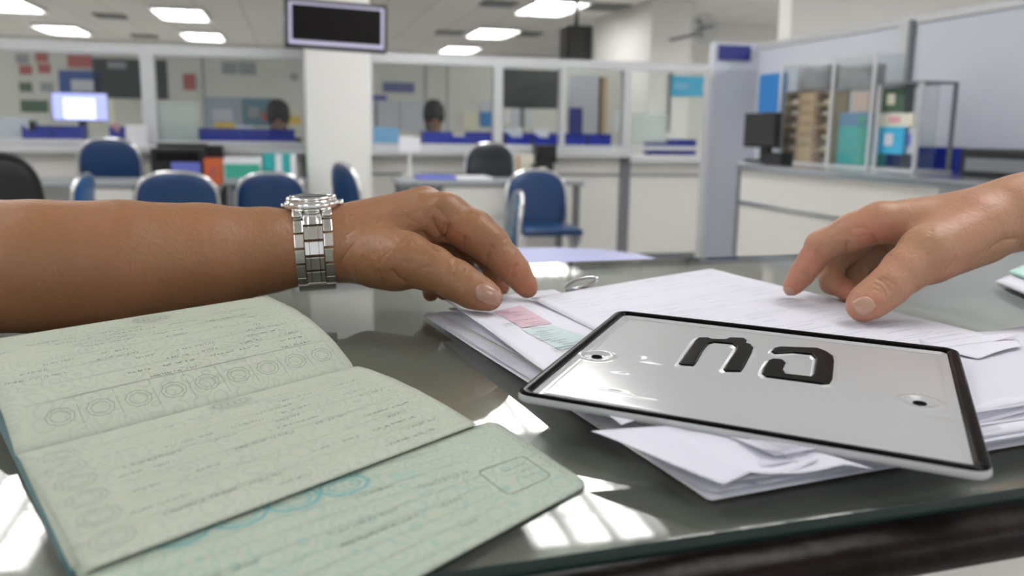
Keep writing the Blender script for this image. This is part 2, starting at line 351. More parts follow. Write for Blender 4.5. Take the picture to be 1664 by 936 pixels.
# lit monitor
q = pr(84, 150, 176, 197, 7.9)
mo = empty('computer_monitor', uvz((q[0] + q[1]) / 2, 7.95, .9), 'lit computer monitor with violet screen behind the left glass', 'computer monitor')
MB(ROOM).box(q[0], q[1], 7.9, 7.94, q[2], q[3], .004).build('housing', M['black'], mo)
MB(ROOM).box(q[0] + .008, q[1] - .008, 7.894, 7.899, q[2] + .008, q[3] - .008).build('screen', M['mon'], mo)
MB(ROOM).box(q[0] + .09, q[1] - .1, 7.89, 7.893, q[2] + .02, q[3] - .05).build('open_window', M['monw'], mo)
MB(ROOM).box((q[0] + q[1]) / 2 - .03, (q[0] + q[1]) / 2 + .03, 7.94, 7.98, .72, q[2] + .1).build('stand', M['black'], mo)
sd_ = empty('desk', uvz((q[0] + q[1]) / 2, 8, 0), 'staff desk carrying the lit monitor behind the left glass', 'desk')
MB(ROOM).box(q[0] - .3, q[1] + .4, 7.8, 8.3, .69, .719, .004).build('desktop', M['lam'], sd_)
for x_ in (q[0] - .28, q[1] + .34):
    for y_ in (7.82, 8.24): MB(ROOM).box(x_, x_ + .04, y_, y_ + .04, 0, .69).build('leg', M['alud'], sd_)
# blue trays on the counter
def traymesh():
    m = MB()
    w, d, h = .19, .16, .125
    m.box(-w / 2, w / 2, -d / 2, d / 2, 0, .006)
    m.box(-w / 2, w / 2, d / 2 - .005, d / 2, .006, h)
    for s in (-1, 1): m.prism([(s * w / 2, .006), (s * (w / 2 - .004), .006), (s * (w / 2 - .004), h), (s * w / 2, h)], -d / 2, d / 2 - .005)
    m.prism([(-w / 2 + .004, .006), (w / 2 - .004, .006), (w / 2 - .004, h), (w / 4, h * .72), (-w / 4, h * .72), (-w / 2 + .004, h)], -d / 2, -d / 2 + .004)
    return m
tr0 = None
tl = [(x, 0) for x in (66, 116, 205)] + [(x, 0) for x in (283, 326, 370, 414, 458)] + [(x, 0) for x in (705, 745, 785)] + [(x, 0) for x in (838, 882, 926, 970)] + [(x, 0) for x in (1070, 1108)]
wh = ['left bay'] * 3 + ['bay left of the pillar'] * 5 + ['bay right of the pillar'] * 3 + ['bay right of the middle post'] * 4 + ['frosted bay'] * 2
odn = {1: 'first', 2: 'second', 3: 'third', 4: 'fourth', 5: 'fifth'}
cnt = {}
for (x, _), wv in zip(tl, wh):
    u = HV(x, 225, VF + .15)[0]; cnt[wv] = cnt.get(wv, 0) + 1
    zz = ZC if x < 1014 else ZC - .035
    if tr0 is None: o = tr0 = traymesh().build('desk_tray', M['tray'])
    else: o = tr0.copy(); C.objects.link(o)
    o.location = uvz(u, VF + .15, zz - .004); o.rotation_euler = (0, 0, TH)
    tag(o, 'blue plastic counter tray, %s from left in the %s' % (odn[cnt[wv]], wv), 'tray', 'blue trays behind the glass')
def onc(name, rect, m, label, cat, v=VF + .12, t=.02, extra=(), z=None):
    return flat(name, rect, v, m, label, cat, t=t, extra=extra)
onc('paper_stand', (-5, 190, 48, 231), M['lavl'], 'pale lavender paper stand at the left end of the counter', 'paper stand')
onc('document_box', (50, 196, 62, 230), M['black'], 'black document box standing right of the paper stand', 'box', v=VF + .3, t=.1)
onc('card_stand', (205, 203, 241, 236), M['white'], 'white card stand leaning at the left partition post', 'card stand', v=VF - .06)
onc('brochure', (176, 160, 186, 200), M['cream'], 'pale upright brochure right beside the lit monitor', 'brochure')
onc('brochure', (183, 200, 194, 216), M['pink'], 'pink brochure low beside the lit monitor', 'brochure')
onc('paper_stack', (160, 214, 186, 229), M['cream'], 'small stack of cream papers below the lit monitor', 'papers', v=VF + .25, t=.1)
onc('file_box', (350, 199, 382, 219), M['yellow'], 'yellow box behind the blue trays left of the pillar', 'box', v=VF + .35, t=.1)
onc('file_box', (383, 204, 412, 219), M['white'], 'white box beside the yellow box behind the trays', 'box', v=VF + .35, t=.1)
onc('label_card', (288, 212, 318, 224), M['lavl'], 'white card fixed to a blue tray left of the pillar', 'card', v=VF + .06, t=.003)
onc('brochure_stack', (605, 207, 648, 234), mat('pale_cyan', (.22, .45, .75), .5), 'pale cyan brochures stacked right of the pillar', 'brochures', t=.05)
onc('paper_stack', (733, 214, 752, 226), M['cream'], 'small pale paper pile right of the seated middle person', 'papers', v=VF + .3, t=.08)
for k, (x0, x1) in enumerate(((817, 843), (862, 885))):
    onc('paper_roll', (x0, 207 if k == 0 else 210, x1, 226), M['white'], ['large white wrapped bundle beside the middle post', 'small white wrapped bundle right of the larger one'][k], 'bundle', v=VF + .34, t=.12)
# people behind the glass
def smin(a, b, k):
    h = np.clip(.5 + .5 * (b - a) / k, 0, 1); return b * (1 - h) + a * h - k * h * (1 - h)
def cap(P, a, b, ra, rb, flat=None, w=None):
    a = np.array(a, np.float32); b = np.array(b, np.float32); d = b - a; L = float(d @ d) + 1e-12
    q = P - a; t = np.clip((q @ d) / L, 0, 1); q = q - t[..., None] * d
    if w is not None: wv = np.array(w, np.float32); q = q - (q @ wv)[..., None] * wv * (1 - flat)
    return np.sqrt((q * q).sum(-1)) - (ra + (rb - ra) * t)
def surface_nets(F, lo, h):
    nx, ny, nz = F.shape; ins = F < 0
    c = [F[i:nx - 1 + i, j:ny - 1 + j, k:nz - 1 + k] for i in (0, 1) for j in (0, 1) for k in (0, 1)]
    offs = [(i, j, k) for i in (0, 1) for j in (0, 1) for k in (0, 1)]
    I = [x < 0 for x in c]; s = sum(x.astype(np.int8) for x in I); act = (s > 0) & (s < 8)
    idx = np.argwhere(act); n = len(idx); ids = -np.ones(act.shape, np.int64); ids[act] = np.arange(n)
    acc = np.zeros((n, 3)); cn = np.zeros(n); vals = [x[act] for x in c]
    for a in range(8):
        for b_ in range(a + 1, 8):
            d = np.array(offs[b_]) - np.array(offs[a])
            if np.abs(d).sum() != 1: continue
            va, vb = vals[a], vals[b_]; mk = (va < 0) != (vb < 0)
            t = np.where(mk, va / np.where(va - vb == 0, 1, va - vb), 0)
            acc += np.where(mk[:, None], np.array(offs[a]) + t[:, None] * d, 0); cn += mk
    V = (idx + acc / cn[:, None]) * h + np.array(lo)
    faces = []
    for ax in range(3):
        sl0 = [slice(1, -1)] * 3; sl0[ax] = slice(0, -1); sl1 = [slice(1, -1)] * 3; sl1[ax] = slice(1, None)
        A = ins[tuple(sl0)]; B = ins[tuple(sl1)]; e = np.argwhere(A != B)
        base = e.copy(); o1, o2 = [k for k in range(3) if k != ax]; base[:, o1] += 1; base[:, o2] += 1
        flip = A[tuple(e.T)]
        def g(d1, d2):
            q = base.copy(); q[:, o1] -= d1; q[:, o2] -= d2; return ids[q[:, 0], q[:, 1], q[:, 2]]
        f = np.stack([g(1, 1), g(0, 1), g(0, 0), g(1, 0)], 1)
        if ax == 1: flip = ~flip
        f[~flip] = f[~flip][:, ::-1]; faces.append(f)
    return V, np.concatenate(faces)
def sdf_object(name, prims, h, m, parent=None, groups=None, pad=.012):
    """prims: (a,b,ra,rb,k[,flat,w]); groups: list of prim lists, each joined to the body by its own k"""
    allp = list(prims) + [p for g in (groups or []) for p in g[1]]
    pts = np.array([list(q) for p in allp for q in (p[0], p[1])]); R = max(max(p[2], p[3]) for p in allp)
    rr = np.array([x for p in allp for x in (p[2], p[3])])[:, None] * 1.25
    lo = (pts - rr).min(0) - pad; hi = (pts + rr).max(0) + pad; n = np.ceil((hi - lo) / h).astype(int) + 1
    def field(pl, F):
        for p in pl:
            a, b_ = np.array(p[0]), np.array(p[1]); r = max(p[2], p[3]) * 1.25 + p[4] + 3 * h + .006
            i0 = np.clip(((np.minimum(a, b_) - r - lo) / h).astype(int), 0, n - 1); i1 = np.clip(((np.maximum(a, b_) + r - lo) / h).astype(int) + 1, 1, n)
            ax = [np.arange(i0[k], i1[k]) * h + lo[k] for k in range(3)]
            P = np.stack(np.meshgrid(*ax, indexing='ij'), -1).astype(np.float32)
            d = cap(P, p[0], p[1], p[2], p[3], *(p[5:7] if len(p) > 5 else ()))
            sl = tuple(slice(i0[k], i1[k]) for k in range(3)); F[sl] = smin(F[sl], d.astype(np.float32), p[4])
        return F
    body = field(prims, np.full(n, .05, np.float32))
    if groups:
        tot = body.copy()
        for k, pl in groups:
            G = field(pl, np.full(n, .05, np.float32)); tot = smin(tot, smin(body, G, k), .0012)
        body = tot
    V, Fc = surface_nets(body, lo, h)
    A_, B_, C_, D_ = (V[Fc[:, k]] for k in range(4)); cen = V.mean(0)
    vol = (np.cross(B_ - A_, C_ - A_) * (A_ - cen)).sum() + (np.cross(C_ - A_, D_ - A_) * (A_ - cen)).sum()
    if vol < 0: Fc = Fc[:, ::-1].copy()
    me = bpy.data.meshes.new(name); me.vertices.add(len(V)); me.vertices.foreach_set('co', V.astype(np.float32).ravel())
    me.loops.add(Fc.size); me.loops.foreach_set('vertex_index', Fc.astype(np.int32).ravel())
    me.polygons.add(len(Fc)); me.polygons.foreach_set('loop_start', np.arange(0, Fc.size, 4, dtype=np.int32)); me.polygons.foreach_set('loop_total', np.full(len(Fc), 4, dtype=np.int32))
    me.polygons.foreach_set('use_smooth', np.ones(len(Fc), bool)); me.update(calc_edges=True); me.validate()
    me.materials.append(m); o = bpy.data.objects.new(name, me); C.objects.link(o)
    if parent is not None: adopt(o, parent)
    return o
def clerk(px, py, v, shirt, label):
    u, z = HV(px, py, v); c = uvz(u, v, z)     # head centre
    def L(x, y, zz): return tuple(c + EU * x + EV * y + EZ * zz)
    p = empty('person', uvz(u, v, 0), label, 'person')
    body = [(L(0, 0, .02), L(0, -.01, -.02), .088, .078, .01), (L(0, .01, -.1), L(0, .03, -.2), .052, .06, .03), (L(-.14, .03, -.24), L(.14, .03, -.24), .07, .07, .05),
            (L(0, .03, -.3), L(0, .05, -.46), .13, .12, .06), (L(-.19, .03, -.26), L(-.24, -.02, -.5), .052, .042, .03), (L(.19, .03, -.26), L(.24, -.02, -.5), .052, .042, .03),
            (L(-.24, -.02, -.5), L(-.14, -.2, -.56), .04, .03, .02), (L(.24, -.02, -.5), L(.14, -.2, -.56), .04, .03, .02), (L(0, -.085, -.01), L(0, -.1, -.025), .012, .014, .01)]
    sdf_object('body', body, .016, M['face'], p)
    sdf_object('shirt', [(L(-.15, .03, -.24), L(.15, .03, -.24), .078, .078, .05), (L(0, .03, -.3), L(0, .05, -.46), .14, .13, .06),
            (L(-.19, .03, -.26), L(-.24, -.02, -.5), .062, .052, .03), (L(.19, .03, -.26), L(.24, -.02, -.5), .062, .052, .03)], .016, shirt, p)
    sdf_object('hair', [(L(0, .0, .06), L(0, .0, .01), .094, .098, .02), (L(0, .04, -.02), L(0, .03, -.08), .08, .07, .02), (L(0, -.06, .06), L(0, -.07, .03), .05, .045, .02)], .012, M['hair'], p)
clerk(452, 191, 7.8, M['shirt'], 'seated person in dark clothing with dark hair, left of the pillar behind the glass')
clerk(705, 190, 7.9, M['teals'], 'seated person in dark teal clothing right of the pillar behind the glass')
# ------------------------------------------------------------------ chairs and desks in the waiting hall
def chair(name, loc, rz, label, vinyl, sz=1.0, wd=1.0, hb=.36, group=None, frame=None):
    frame = frame or M['chrome']
    t = empty(name, loc, label, 'chair', group, rz)
    def sc(o): return o
    w = .21 * wd; zt = .80 * sz; zb = zt - hb * sz
    # padded dome backrest: superellipse outline, curved around the sitter
    N = 40; outl = []
    for k in range(N):
        a = 2 * math.pi * k / N; ca, sa = math.cos(a), math.sin(a)
        e = .75 if sa > 0 else .45
        outl.append((w * math.copysign(abs(ca) ** e, ca), (zt + zb) / 2 + (zt - zb) / 2 * math.copysign(abs(sa) ** e, sa)))
    def yb(x, z): return -.20 - (z - .45) * .15 + .25 * (x * x)
    vs, fs = [], []; cz = (zt + zb) / 2
    rings = [(1.0, 0.0), (1.0, .3), (.93, .8), (.75, 1), (.4, 1.1)]
    prof = [(s, -.018 * q) for s, q in rings[::-1]] + [(s, .022 * q) for s, q in rings]
    for s, dy in prof:
        for x, z in outl:
            X_, Z_ = x * s, cz + (z - cz) * s; vs.append((X_, yb(X_, Z_) + dy, Z_))
    for i in range(len(prof) - 1):
        for k in range(N): a = i * N + k; b_ = i * N + (k + 1) % N; fs.append((a, b_, b_ + N, a + N))
    fs.append(tuple(range(N))[::-1]); fs.append(tuple((len(prof) - 1) * N + k for k in range(N)))
    bk = linkmesh('backrest', vs, fs, vinyl, None, True); bk.parent = t
    # chrome edge tube round the back
    m = MB(); arch = [(x * 1.03, yb(x, z), cz + (z - cz) * 1.03) for x, z in outl[:N // 2 + 1]]
    m.tube([(arch[0][0], arch[0][1], zb - .02)] + arch + [(arch[-1][0], arch[-1][1], zb - .02)], .011, 8); m.build('back_frame', frame, t, True, world=False)
    m = MB().box(-.2 * wd, .2 * wd, -.19, .2, .43, .475, .02, 3); m.build('seat', vinyl, t, True, world=False)
    for s in (-1, 1):
        MB().tube([(s * .21 * wd, yb(.2, zb), zb), (s * .21 * wd, -.17, .44), (s * .205 * wd, .05, .22), (s * .205 * wd, .22, .0)], .011, 8).build('leg', frame, t, True, world=False)
        MB().tube([(s * .195 * wd, .17, .43), (s * .195 * wd, -.02, .2), (s * .195 * wd, -.24, .0)], .011, 8).build('leg', frame, t, True, world=False)
    MB().tube([(-.2 * wd, .14, .12), (.2 * wd, .14, .12)], .008, 6).build('stretcher', frame, t, True, world=False)
    return t
def cpos(px, depth, py=300): p = PY(px, py, depth); return Vector((p.x, p.y, 0))
steel = mat('steel_blue_vinyl', (.05, .12, .20), .25)
CG = 'blue padded chairs'
chair('padded_chair', cpos(295, 4.95), TH, 'large dark blue round-backed chair seen from behind above the forearm, left of its pair', M['blue'], .985, .98, group=CG)
chair('padded_chair', cpos(441, 5.4), TH, 'dark blue round-backed chair seen from behind just left of the wristwatch', M['blue'], .96, .92, group=CG)
chair('padded_chair', cpos(888, 5.35), TH + math.pi, 'dark blue chair facing the camera right of the bent knuckles, with its seat showing', M['blue'], .985, .90, group=CG)
chair('padded_chair', uvz(HV(191, 260, 6.27)[0], 6.27, 0), TH, 'blue office chair back with pale side hinges on the far left, standing by the desk', M['blue'], 1.18, .84, .30, group=CG)
chair('padded_chair', cpos(770, 4.6), TH + 1.50, 'steel blue chair with chrome rim seen side-on right behind the index knuckle', steel, .90, .80, group=CG)
chair('padded_chair', uvz(HV(784, 260, 6.27)[0], 6.27, 0), TH, 'dark glossy chair with chrome trim at the far middle desk', mat('black_vinyl', (.03, .033, .04), .2), 1.18, .80, .28, group=CG)
chair('padded_chair', cpos(626, 5.0), TH - 1.25, 'blue chair seen edge-on right beside the pillar foot', M['blue'], 1.05, .9, group=CG)
chair('padded_chair', cpos(58, 4.6), TH + 1.45, 'bright blue chair seen side-on at the far left', M['blul'], .97, .7, .22, group=CG)
chair('office_chair', cpos(-12, 3.4), TH + .3, 'black chair back cut off by the left picture edge above the forearm', M['black'], 1.15, .7, .36, frame=M['black'])
for px_, v_ in ((452, 7.86), (705, 7.96)):
    c_ = chair('office_chair', uvz(HV(px_, 200, v_)[0], v_, 0), TH + math.pi, 'black office chair hidden behind the counter under the seated person at %s' % ('left' if px_ < 500 else 'centre'), M['black'], .95, .9)
def desk(px0, px1, v, zt, label, cab=None, dark=True, d=.42):
    a, b_ = HV(px0, 295, v)[0], HV(px1, 295, v)[0]
    t = empty('desk', uvz((a + b_) / 2, v, 0), label, 'desk')
    MB(ROOM).box(a, b_, v - .02, v + d, zt - .03, zt, .004).build('desktop', M['grey'], t)
    MB(ROOM).box(a + .02, b_ - .02, v + d - .04, v + d - .02, .25, zt - .03).build('modesty_panel', M['lam'], t)
    for x in (a + .02, b_ - .06):
        MB(ROOM).box(x, x + .04, v, v + .04, 0, zt - .03).build('leg', M['alud'], t); MB(ROOM).box(x, x + .04, v + d - .05, v + d - .01, 0, zt - .03).build('leg', M['alud'], t)
    if cab:
        c0, c1 = HV(cab[0], 300, v)[0], HV(cab[1], 300, v)[0]
        k = MB(ROOM).box(c0, c1, v, v + d - .06, .08, zt - .035).build('drawer_cabinet', M['lam'], t)
        f = MB(ROOM).box(c0 + .01, c1 - .01, v - .012, v - .001, zt - .22, zt - .05).build('drawer_front', M['lam'], k)
        MB(ROOM).lathe([(.012, -.01), (.012, .01)], 12, (c0 + .05, v - .02, zt - .12)).build('drawer_lock', M['black'], k)
    return t
ZD = .72
desk(-60, 232, 5.42, ZD, 'low grey desk with white drawer unit at the far left below the counter', (140, 232))
desk(362, 497, 5.9, .70, 'dark wooden desk end behind the chair left of the wristwatch')
desk(648, 948, 5.55, ZD, 'low desk with dark edge and black leg right of the pillar', (720, 900))
# things on the desks
def onbox(name, rect, v, t, m, label, cat, zb=None, extra=(), bev=.004):
    q = pr(*rect, v); z0 = q[2] if zb is None else zb
    o = MB(ROOM).box(q[0], q[1], v, v + t, z0, q[3], bev).build(name, m); tag(o, label, cat)
    for nm, fr, mm in extra:
        a, b_ = q[0] + (q[1] - q[0]) * fr[0], q[0] + (q[1] - q[0]) * fr[2]
        z1, zz = q[3] - (q[3] - z0) * fr[1], q[3] - (q[3] - z0) * fr[3]
        MB(ROOM).box(a, b_, v - .005, v, zz, z1).build(nm, mm, o)
    return o
desk(243, 360, 5.95, .66, 'dark low desk behind the large blue chair')
onbox('printer', (245, 241, 332, 302), 6.12, .22, M['black'], 'black office machine standing left of the purple folder', 'printer', zb=.66, extra=(('front_panel', (.1, .1, .9, .35), M['screen']),))
onbox('bag', (255, 233, 336, 262), 6.5, .12, M['black'], 'black bag leaning under the counter edge', 'bag', zb=.66)
onbox('file_holder', (335, 236, 362, 262), 6.5, .12, M['black'], 'small black file holder under the counter edge beside the bag', 'file holder', zb=.66)
onbox('folder_stack', (278, 264, 326, 282), 6.05, .03, M['purple'], 'violet blue folder standing in front of the black machine', 'folder', zb=.66)
onbox('carton', (331, 258, 361, 291), 6.05, .2, M['orange'], 'orange carton right of the violet folder', 'carton', zb=.66, extra=(('round_print', (.35, .3, .65, .65), M['red']),))
onbox('file_carton', (363, 256, 425, 291), 6.05, .25, M['white'], 'white and green file box left of the teal one', 'box', zb=.70, extra=(('green_front', (.04, .3, .96, .95), M['green']),))
onbox('file_carton', (427, 250, 481, 291), 6.1, .25, M['teal'], 'teal file box with white stripes right below the counter end', 'box', zb=.70, extra=(('white_stripe', (.38, 0, .58, 1), M['white']), ('white_stripe', (.84, 0, 1, 1), M['white'])))
onbox('cupboard', (362, 292, 420, 345), 6.42, .2, M['brownd'], 'dark brown cupboard below the green file box', 'cupboard', zb=0, extra=(('door_leaf', (.05, .05, .95, .95), M['brownd']),))
onbox('folder_stack', (680, 287, 742, 293), 5.65, .25, M['purple'], 'flat violet blue folder lying on the desk right of the pillar', 'folder', zb=ZD)
onbox('paper_stack', (744, 288, 800, 293), 5.65, .25, M['white'], 'thin white papers lying on the desk beside the violet folder', 'papers', zb=ZD)
q = HV(665, 235, 6.35)
sg = empty('standing_sign', uvz(q[0], 6.35, ZD - .02), 'white rounded sign on a slim stand at the counter right of the pillar', 'sign')
q = pr(648, 222, 683, 248, 6.35)
MB(ROOM).box(q[0], q[1], 6.34, 6.355, q[2], q[3], .007, 3).build('sign_face', M['white'], sg)
MB(ROOM).box((q[0] + q[1]) / 2 - .008, (q[0] + q[1]) / 2 + .008, 6.345, 6.36, ZD, q[2] + .002).build('stem', M['white'], sg)
MB(ROOM).box((q[0] + q[1]) / 2 - .05, (q[0] + q[1]) / 2 + .06, 6.3, 6.4, 0, ZD).build('foot', M['lam'], sg)
onbox('black_bag', (872, 236, 905, 262), 6.45, .12, M['black'], 'black bag on the shelf under the counter right of the middle post', 'bag', zb=.80)
onbox('carton', (816, 252, 868, 285), 6.35, .2, M['cream'], 'cream carton standing behind the blue chair back', 'carton', zb=ZD, extra=(('tape_strip', (.45, 0, .55, 1), M['wood']),))
onbox('carton', (870, 266, 900, 284), 6.2, .12, M['black'], 'small black carton right of the cream carton', 'carton', zb=ZD, extra=(('label_patch', (.2, .3, .6, .8), M['cream']),))
# blue side table just beyond the front desk
pts = [PZ(x, y, -.29) for x, y in ((560, 470), (600, 425), (700, 407), (800, 403), (900, 402), (980, 405), (1040, 413), (1082, 425), (1110, 445), (1060, 500))]
tb = empty('side_table', Vector(((pts[1] + pts[7]) / 2).to_tuple()[:2] + (0,)), 'low table with glossy violet blue top behind the front desk', 'table')
bm = bmesh.new(); a = [bm.verts.new(p) for p in pts]; b2 = [bm.verts.new(p - Vector((0, 0, .03))) for p in pts]; bm.faces.new(a); bm.faces.new(b2[::-1])
for k in range(len(a)): bm.faces.new((a[k], b2[k], b2[(k + 1) % len(a)], a[(k + 1) % len(a)]))
mm_ = MB(); mm_.bm.free(); mm_.bm = bm; mm_.build('table_top', mat('violet_top', (.34, .37, .70), .35, var=.2, vscale=5), tb)
for k in (1, 3, 6, 8):
    p = pts[k] * .9 + (pts[1] + pts[7]) * .05
    MB().tube([(p.x, p.y, 0), (p.x, p.y, .72)], .018, 10).build('leg', M['alud'], tb)

# ------------------------------------------------------------------ right side: counter, partition and displays
UC, UP_ = 2.2, 2.97
vA = HU(1203, 300, UC)[0]; vB = 1.2
rc = empty('reception_counter', uvz(UC + .3, 3, 0), 'long white counter with chrome edge running toward the camera on the right', 'counter')
MB(ROOM).box(UC, UP_ - .02, vB, vA, .06, .862).build('body', M['lam'], rc)
MB(ROOM).box(UC + .04, UP_ - .05, vB, vA - .02, 0, .06).build('plinth', M['alud'], rc)
MB(ROOM).box(UC - .02, UP_ - .02, vB, vA + .02, .862, .895, .006).build('worktop', M['edge'], rc)
m = MB(ROOM); m.box(UC - .008, UC, vB, vA, .692, .708)
m.build('panel_trim', M['edge'], rc)
MB(ROOM).box(UC - .01, UC + .05, vA, vA + .02, .0, .86).build('end_trim', M['alud'], rc)
vJ = HU(1552, 295, UC)[0]
MB(ROOM).box(UC - .012, UC, vJ - .06, vJ + .06, .06, .86).build('corner_post', M['grey'], rc)
VP = 5.4
pn = empty('office_partition', uvz(HV(1180, 200, VP)[0], VP, 0), 'tall grey lavender partition panel left of the right counter, carrying a navy sign', 'partition')
q = pr(1152, 113, 1228, 400, VP)
MB(ROOM).box(q[0], UP_, VP, VP + .06, 0, q[3]).build('panel', M['lav'], pn)
MB(ROOM).box(q[0] - .03, q[0], VP - .01, VP + .07, 0, q[3]).build('side_post', M['alu'], pn)
q2 = pr(1160, 69, 1222, 113, VP)
MB(ROOM).box(q2[0], UP_ + .0, VP, VP + .06, q2[2], q2[3]).build('top_frame', M['lavl'], pn)
q3 = pr(1167, 74, 1218, 98, VP); sgn = MB(ROOM).box(q3[0], q3[1], VP - .015, VP - .002, q3[2], q3[3]).build('sign_board', M['navy']); tag(sgn, 'navy blue sign fixed to the top of the grey lavender panel', 'sign')
pt = empty('display_partition', uvz(UP_, 3.6, 0), 'long pale lavender partition board with grey frame behind the right counter', 'partition')
vR = 1.5
MB(ROOM).box(UP_, UP_ + .05, vR, VP - .001, 0, 1.58).build('board', M['lavl'], pt)
MB(ROOM).box(UP_ - .01, UP_ + .06, vR, VP - .001, 1.581, 1.615).build('top_rail', M['alu'], pt)
vp = HU(1468, 90, UP_)[0]
MB(ROOM).box(UP_ - .02, UP_ - .001, vp - .05, vp + .03, .9, 1.58).build('post', M['alu'], pt)
MB(ROOM).box(UP_ - .024, UP_ - .001, vp - .08, vp - .051, .9, 1.6).build('dark_post_edge', M['alud'], pt)
def boxU(mb, rect, u, t, zb=None, bev=0):
    a, b_, z0, z1 = prU(*rect, u); v0, v1 = min(a, b_), max(a, b_)
    mb.box(u, u + t, v0, v1, z0 if zb is None else zb, z1, bev); return mb
ZW = .896
o = boxU(MB(ROOM), (1233, 120, 1269, 182), 2.93, .03).build('poster', M['sky']); tag(o, 'plain bright blue poster on the partition above the black monitor', 'poster')
mo = empty('computer_monitor', uvz(2.36, HU(1236, 210, 2.36)[0], ZW), 'black computer monitor standing at the far end of the right counter', 'computer monitor')
a_, b_, z0, z1 = prU(1209, 183, 1262, 240, 2.36); vm = (a_ + b_) / 2
MB(ROOM).box(2.36, 2.39, b_, a_, z0, z1, .005).build('housing', M['black'], mo); MB(ROOM).box(2.354, 2.359, b_ + .012, a_ - .012, z0 + .012, z1 - .012).build('screen', mat('grey_screen', (.03, .03, .03), .25), mo)
MB(ROOM).box(2.391, 2.42, vm - .04, vm + .04, ZW + .015, z0 + .08).build('neck', M['black'], mo); MB(ROOM).box(2.32, 2.46, vm - .05, vm + .07, ZW, ZW + .014, .004).build('base', M['black'], mo)
o = boxU(MB(ROOM), (1240, 248, 1270, 257), 2.23, .06, ZW).build('telephone', M['black']); tag(o, 'small black device lying on the right counter before the display case', 'telephone')
# acrylic display case
US = 2.42
cs = empty('display_case', uvz(US + .12, HU(1342, 200, US)[0], ZW), 'tall clear acrylic display case on the right counter', 'display case')
a_, b_, z0, z1 = prU(1268, 97, 1418, 255, US); v0, v1 = b_, a_; D = .15
for nm, bx in (('pane', (US, US + .004, v0, v1)), ('pane', (US + D, US + D + .004, v0, v1)), ('pane', (US + .004, US + D, v0, v0 + .004)), ('pane', (US + .004, US + D, v1 - .004, v1))):
    MB(ROOM).box(*bx, ZW + .012, z1).build(nm, M['acry'], cs)
MB(ROOM).box(US - .01, US + D + .01, v0 - .01, v1 + .01, ZW, ZW + .011).build('base', M['alu'], cs)
vm = HU(1352, 180, US)[0]
for vv in (v0, vm, v1): MB(ROOM).box(US - .008, US - .001, vv - .009, vv + .009, ZW + .012, z1 + .005).build('corner_strip', M['alu'], cs)
MB(ROOM).box(US - .008, US - .001, v0 + .01, v1 - .01, z1 - .006, z1 + .006).build('top_strip', M['alu'], cs)
def pigeon(rect, label, rows):
    a_, b_, z0, z1 = prU(*rect, US + .03); v0_, v1_ = b_ + .004, a_ - .004; zb = ZW + .012
    t = empty('pigeonhole_rack', uvz(US + .12, (v0_ + v1_) / 2, zb), label, 'rack', 'brown racks in the display case')
    MB(ROOM).box(US + .125, US + .135, v0_, v1_, zb, z1).build('back_board', M['woodd'], t)
    for vv in (v0_, v1_ - .008): MB(ROOM).box(US + .03, US + .125, vv, vv + .008, zb, z1).build('side_board', M['wood'], t)
    for k in range(rows + 1):
        z = zb + (z1 - zb - .008) * k / rows
        MB(ROOM).box(US + .032, US + .1245, v0_ + .0085, v1_ - .0085, z, z + .008).build('shelf', M['wood'] if k % 2 else M['woodd'], t)
    for k in range(rows):
        z = zb + (z1 - zb - .008) * k / rows + .0085
        MB(ROOM).box(US + .06, US + .11, v0_ + .014, v1_ - .03, z, z + .015).build('papers', M['cream'] if k % 3 else M['grey'], t)
pigeon((1271, 149, 1297, 252), 'brown pigeonhole rack at the left in the display case', 6)
pigeon((1321, 149, 1347, 252), 'brown pigeonhole rack in the middle of the display case, right of the pale stacked boxes', 6)
o = boxU(MB(ROOM), (1298, 149, 1320, 252), US + .04, .09, ZW + .012).build('box_column', M['wood']); tag(o, 'column of pale wooden boxes between the two brown racks', 'boxes')
for k in range(6):
    a_, b_, z0, z1 = prU(1298, 149 + k * 17, 1320, 151 + k * 17, US + .035); MB(ROOM).box(US + .036, US + .0395, b_, a_, z0, z1).build('box_edge', M['woodd'], o)
kk = ['lowest', 'second lowest', 'second highest', 'highest']
for k in range(4):
    a_, b_, z0, z1 = prU(1361, 183, 1412, 252, US + .03); zb = ZW + .012; hh = (z1 - zb) / 4
    o = MB(ROOM).box(US + .03, US + .13, b_, a_, zb + hh * k + .0005, zb + hh * (k + 1) - .0005, .003).build('carton', M['teal'] if k < 3 else mat('violet_teal', (.10, .25, .45), .5)); tag(o, 'teal carton at the right in the display case, %s of its stack' % kk[k], 'carton', 'teal cartons in the display case')
    MB(ROOM).box(US + .026, US + .0295, b_ + .03, b_ + .08, zb + hh * k + .01, zb + hh * (k + 1) - .015).build('label_patch', M['green'], o)
a_, b_, z0, z1 = prU(1385, 149, 1411, 182, US + .04); o = MB(ROOM).box(US + .04, US + .13, b_, a_, z0 + .004, z1).build('carton', mat('peach_card', (.62, .45, .38), .5)); tag(o, 'peach carton on top of the teal carton stack', 'carton')
a_, b_, z0, z1 = prU(1350, 149, 1384, 182, US + .04); zc_ = z0
# clear plastic wrap on top of the case contents (grey bundles)
for r_, nm in (((1295, 106, 1345, 148), 'grey wrapped bundle above the brown racks in the display case'), ((1362, 104, 1415, 148), 'grey wrapped bundle above the peach carton in the display case')):
    a_, b_, z0, z1 = prU(*r_, US + .05)
    m = MB(ROOM).box(US + .05, US + .13, b_, a_, z0 + .003, z1, .012, 3); o = m.build('wrapped_bundle', mat('cloudy_wrap', (.28, .28, .30), .25, coat=.5, var=.5, vscale=14), None, True); tag(o, nm, 'bundle')
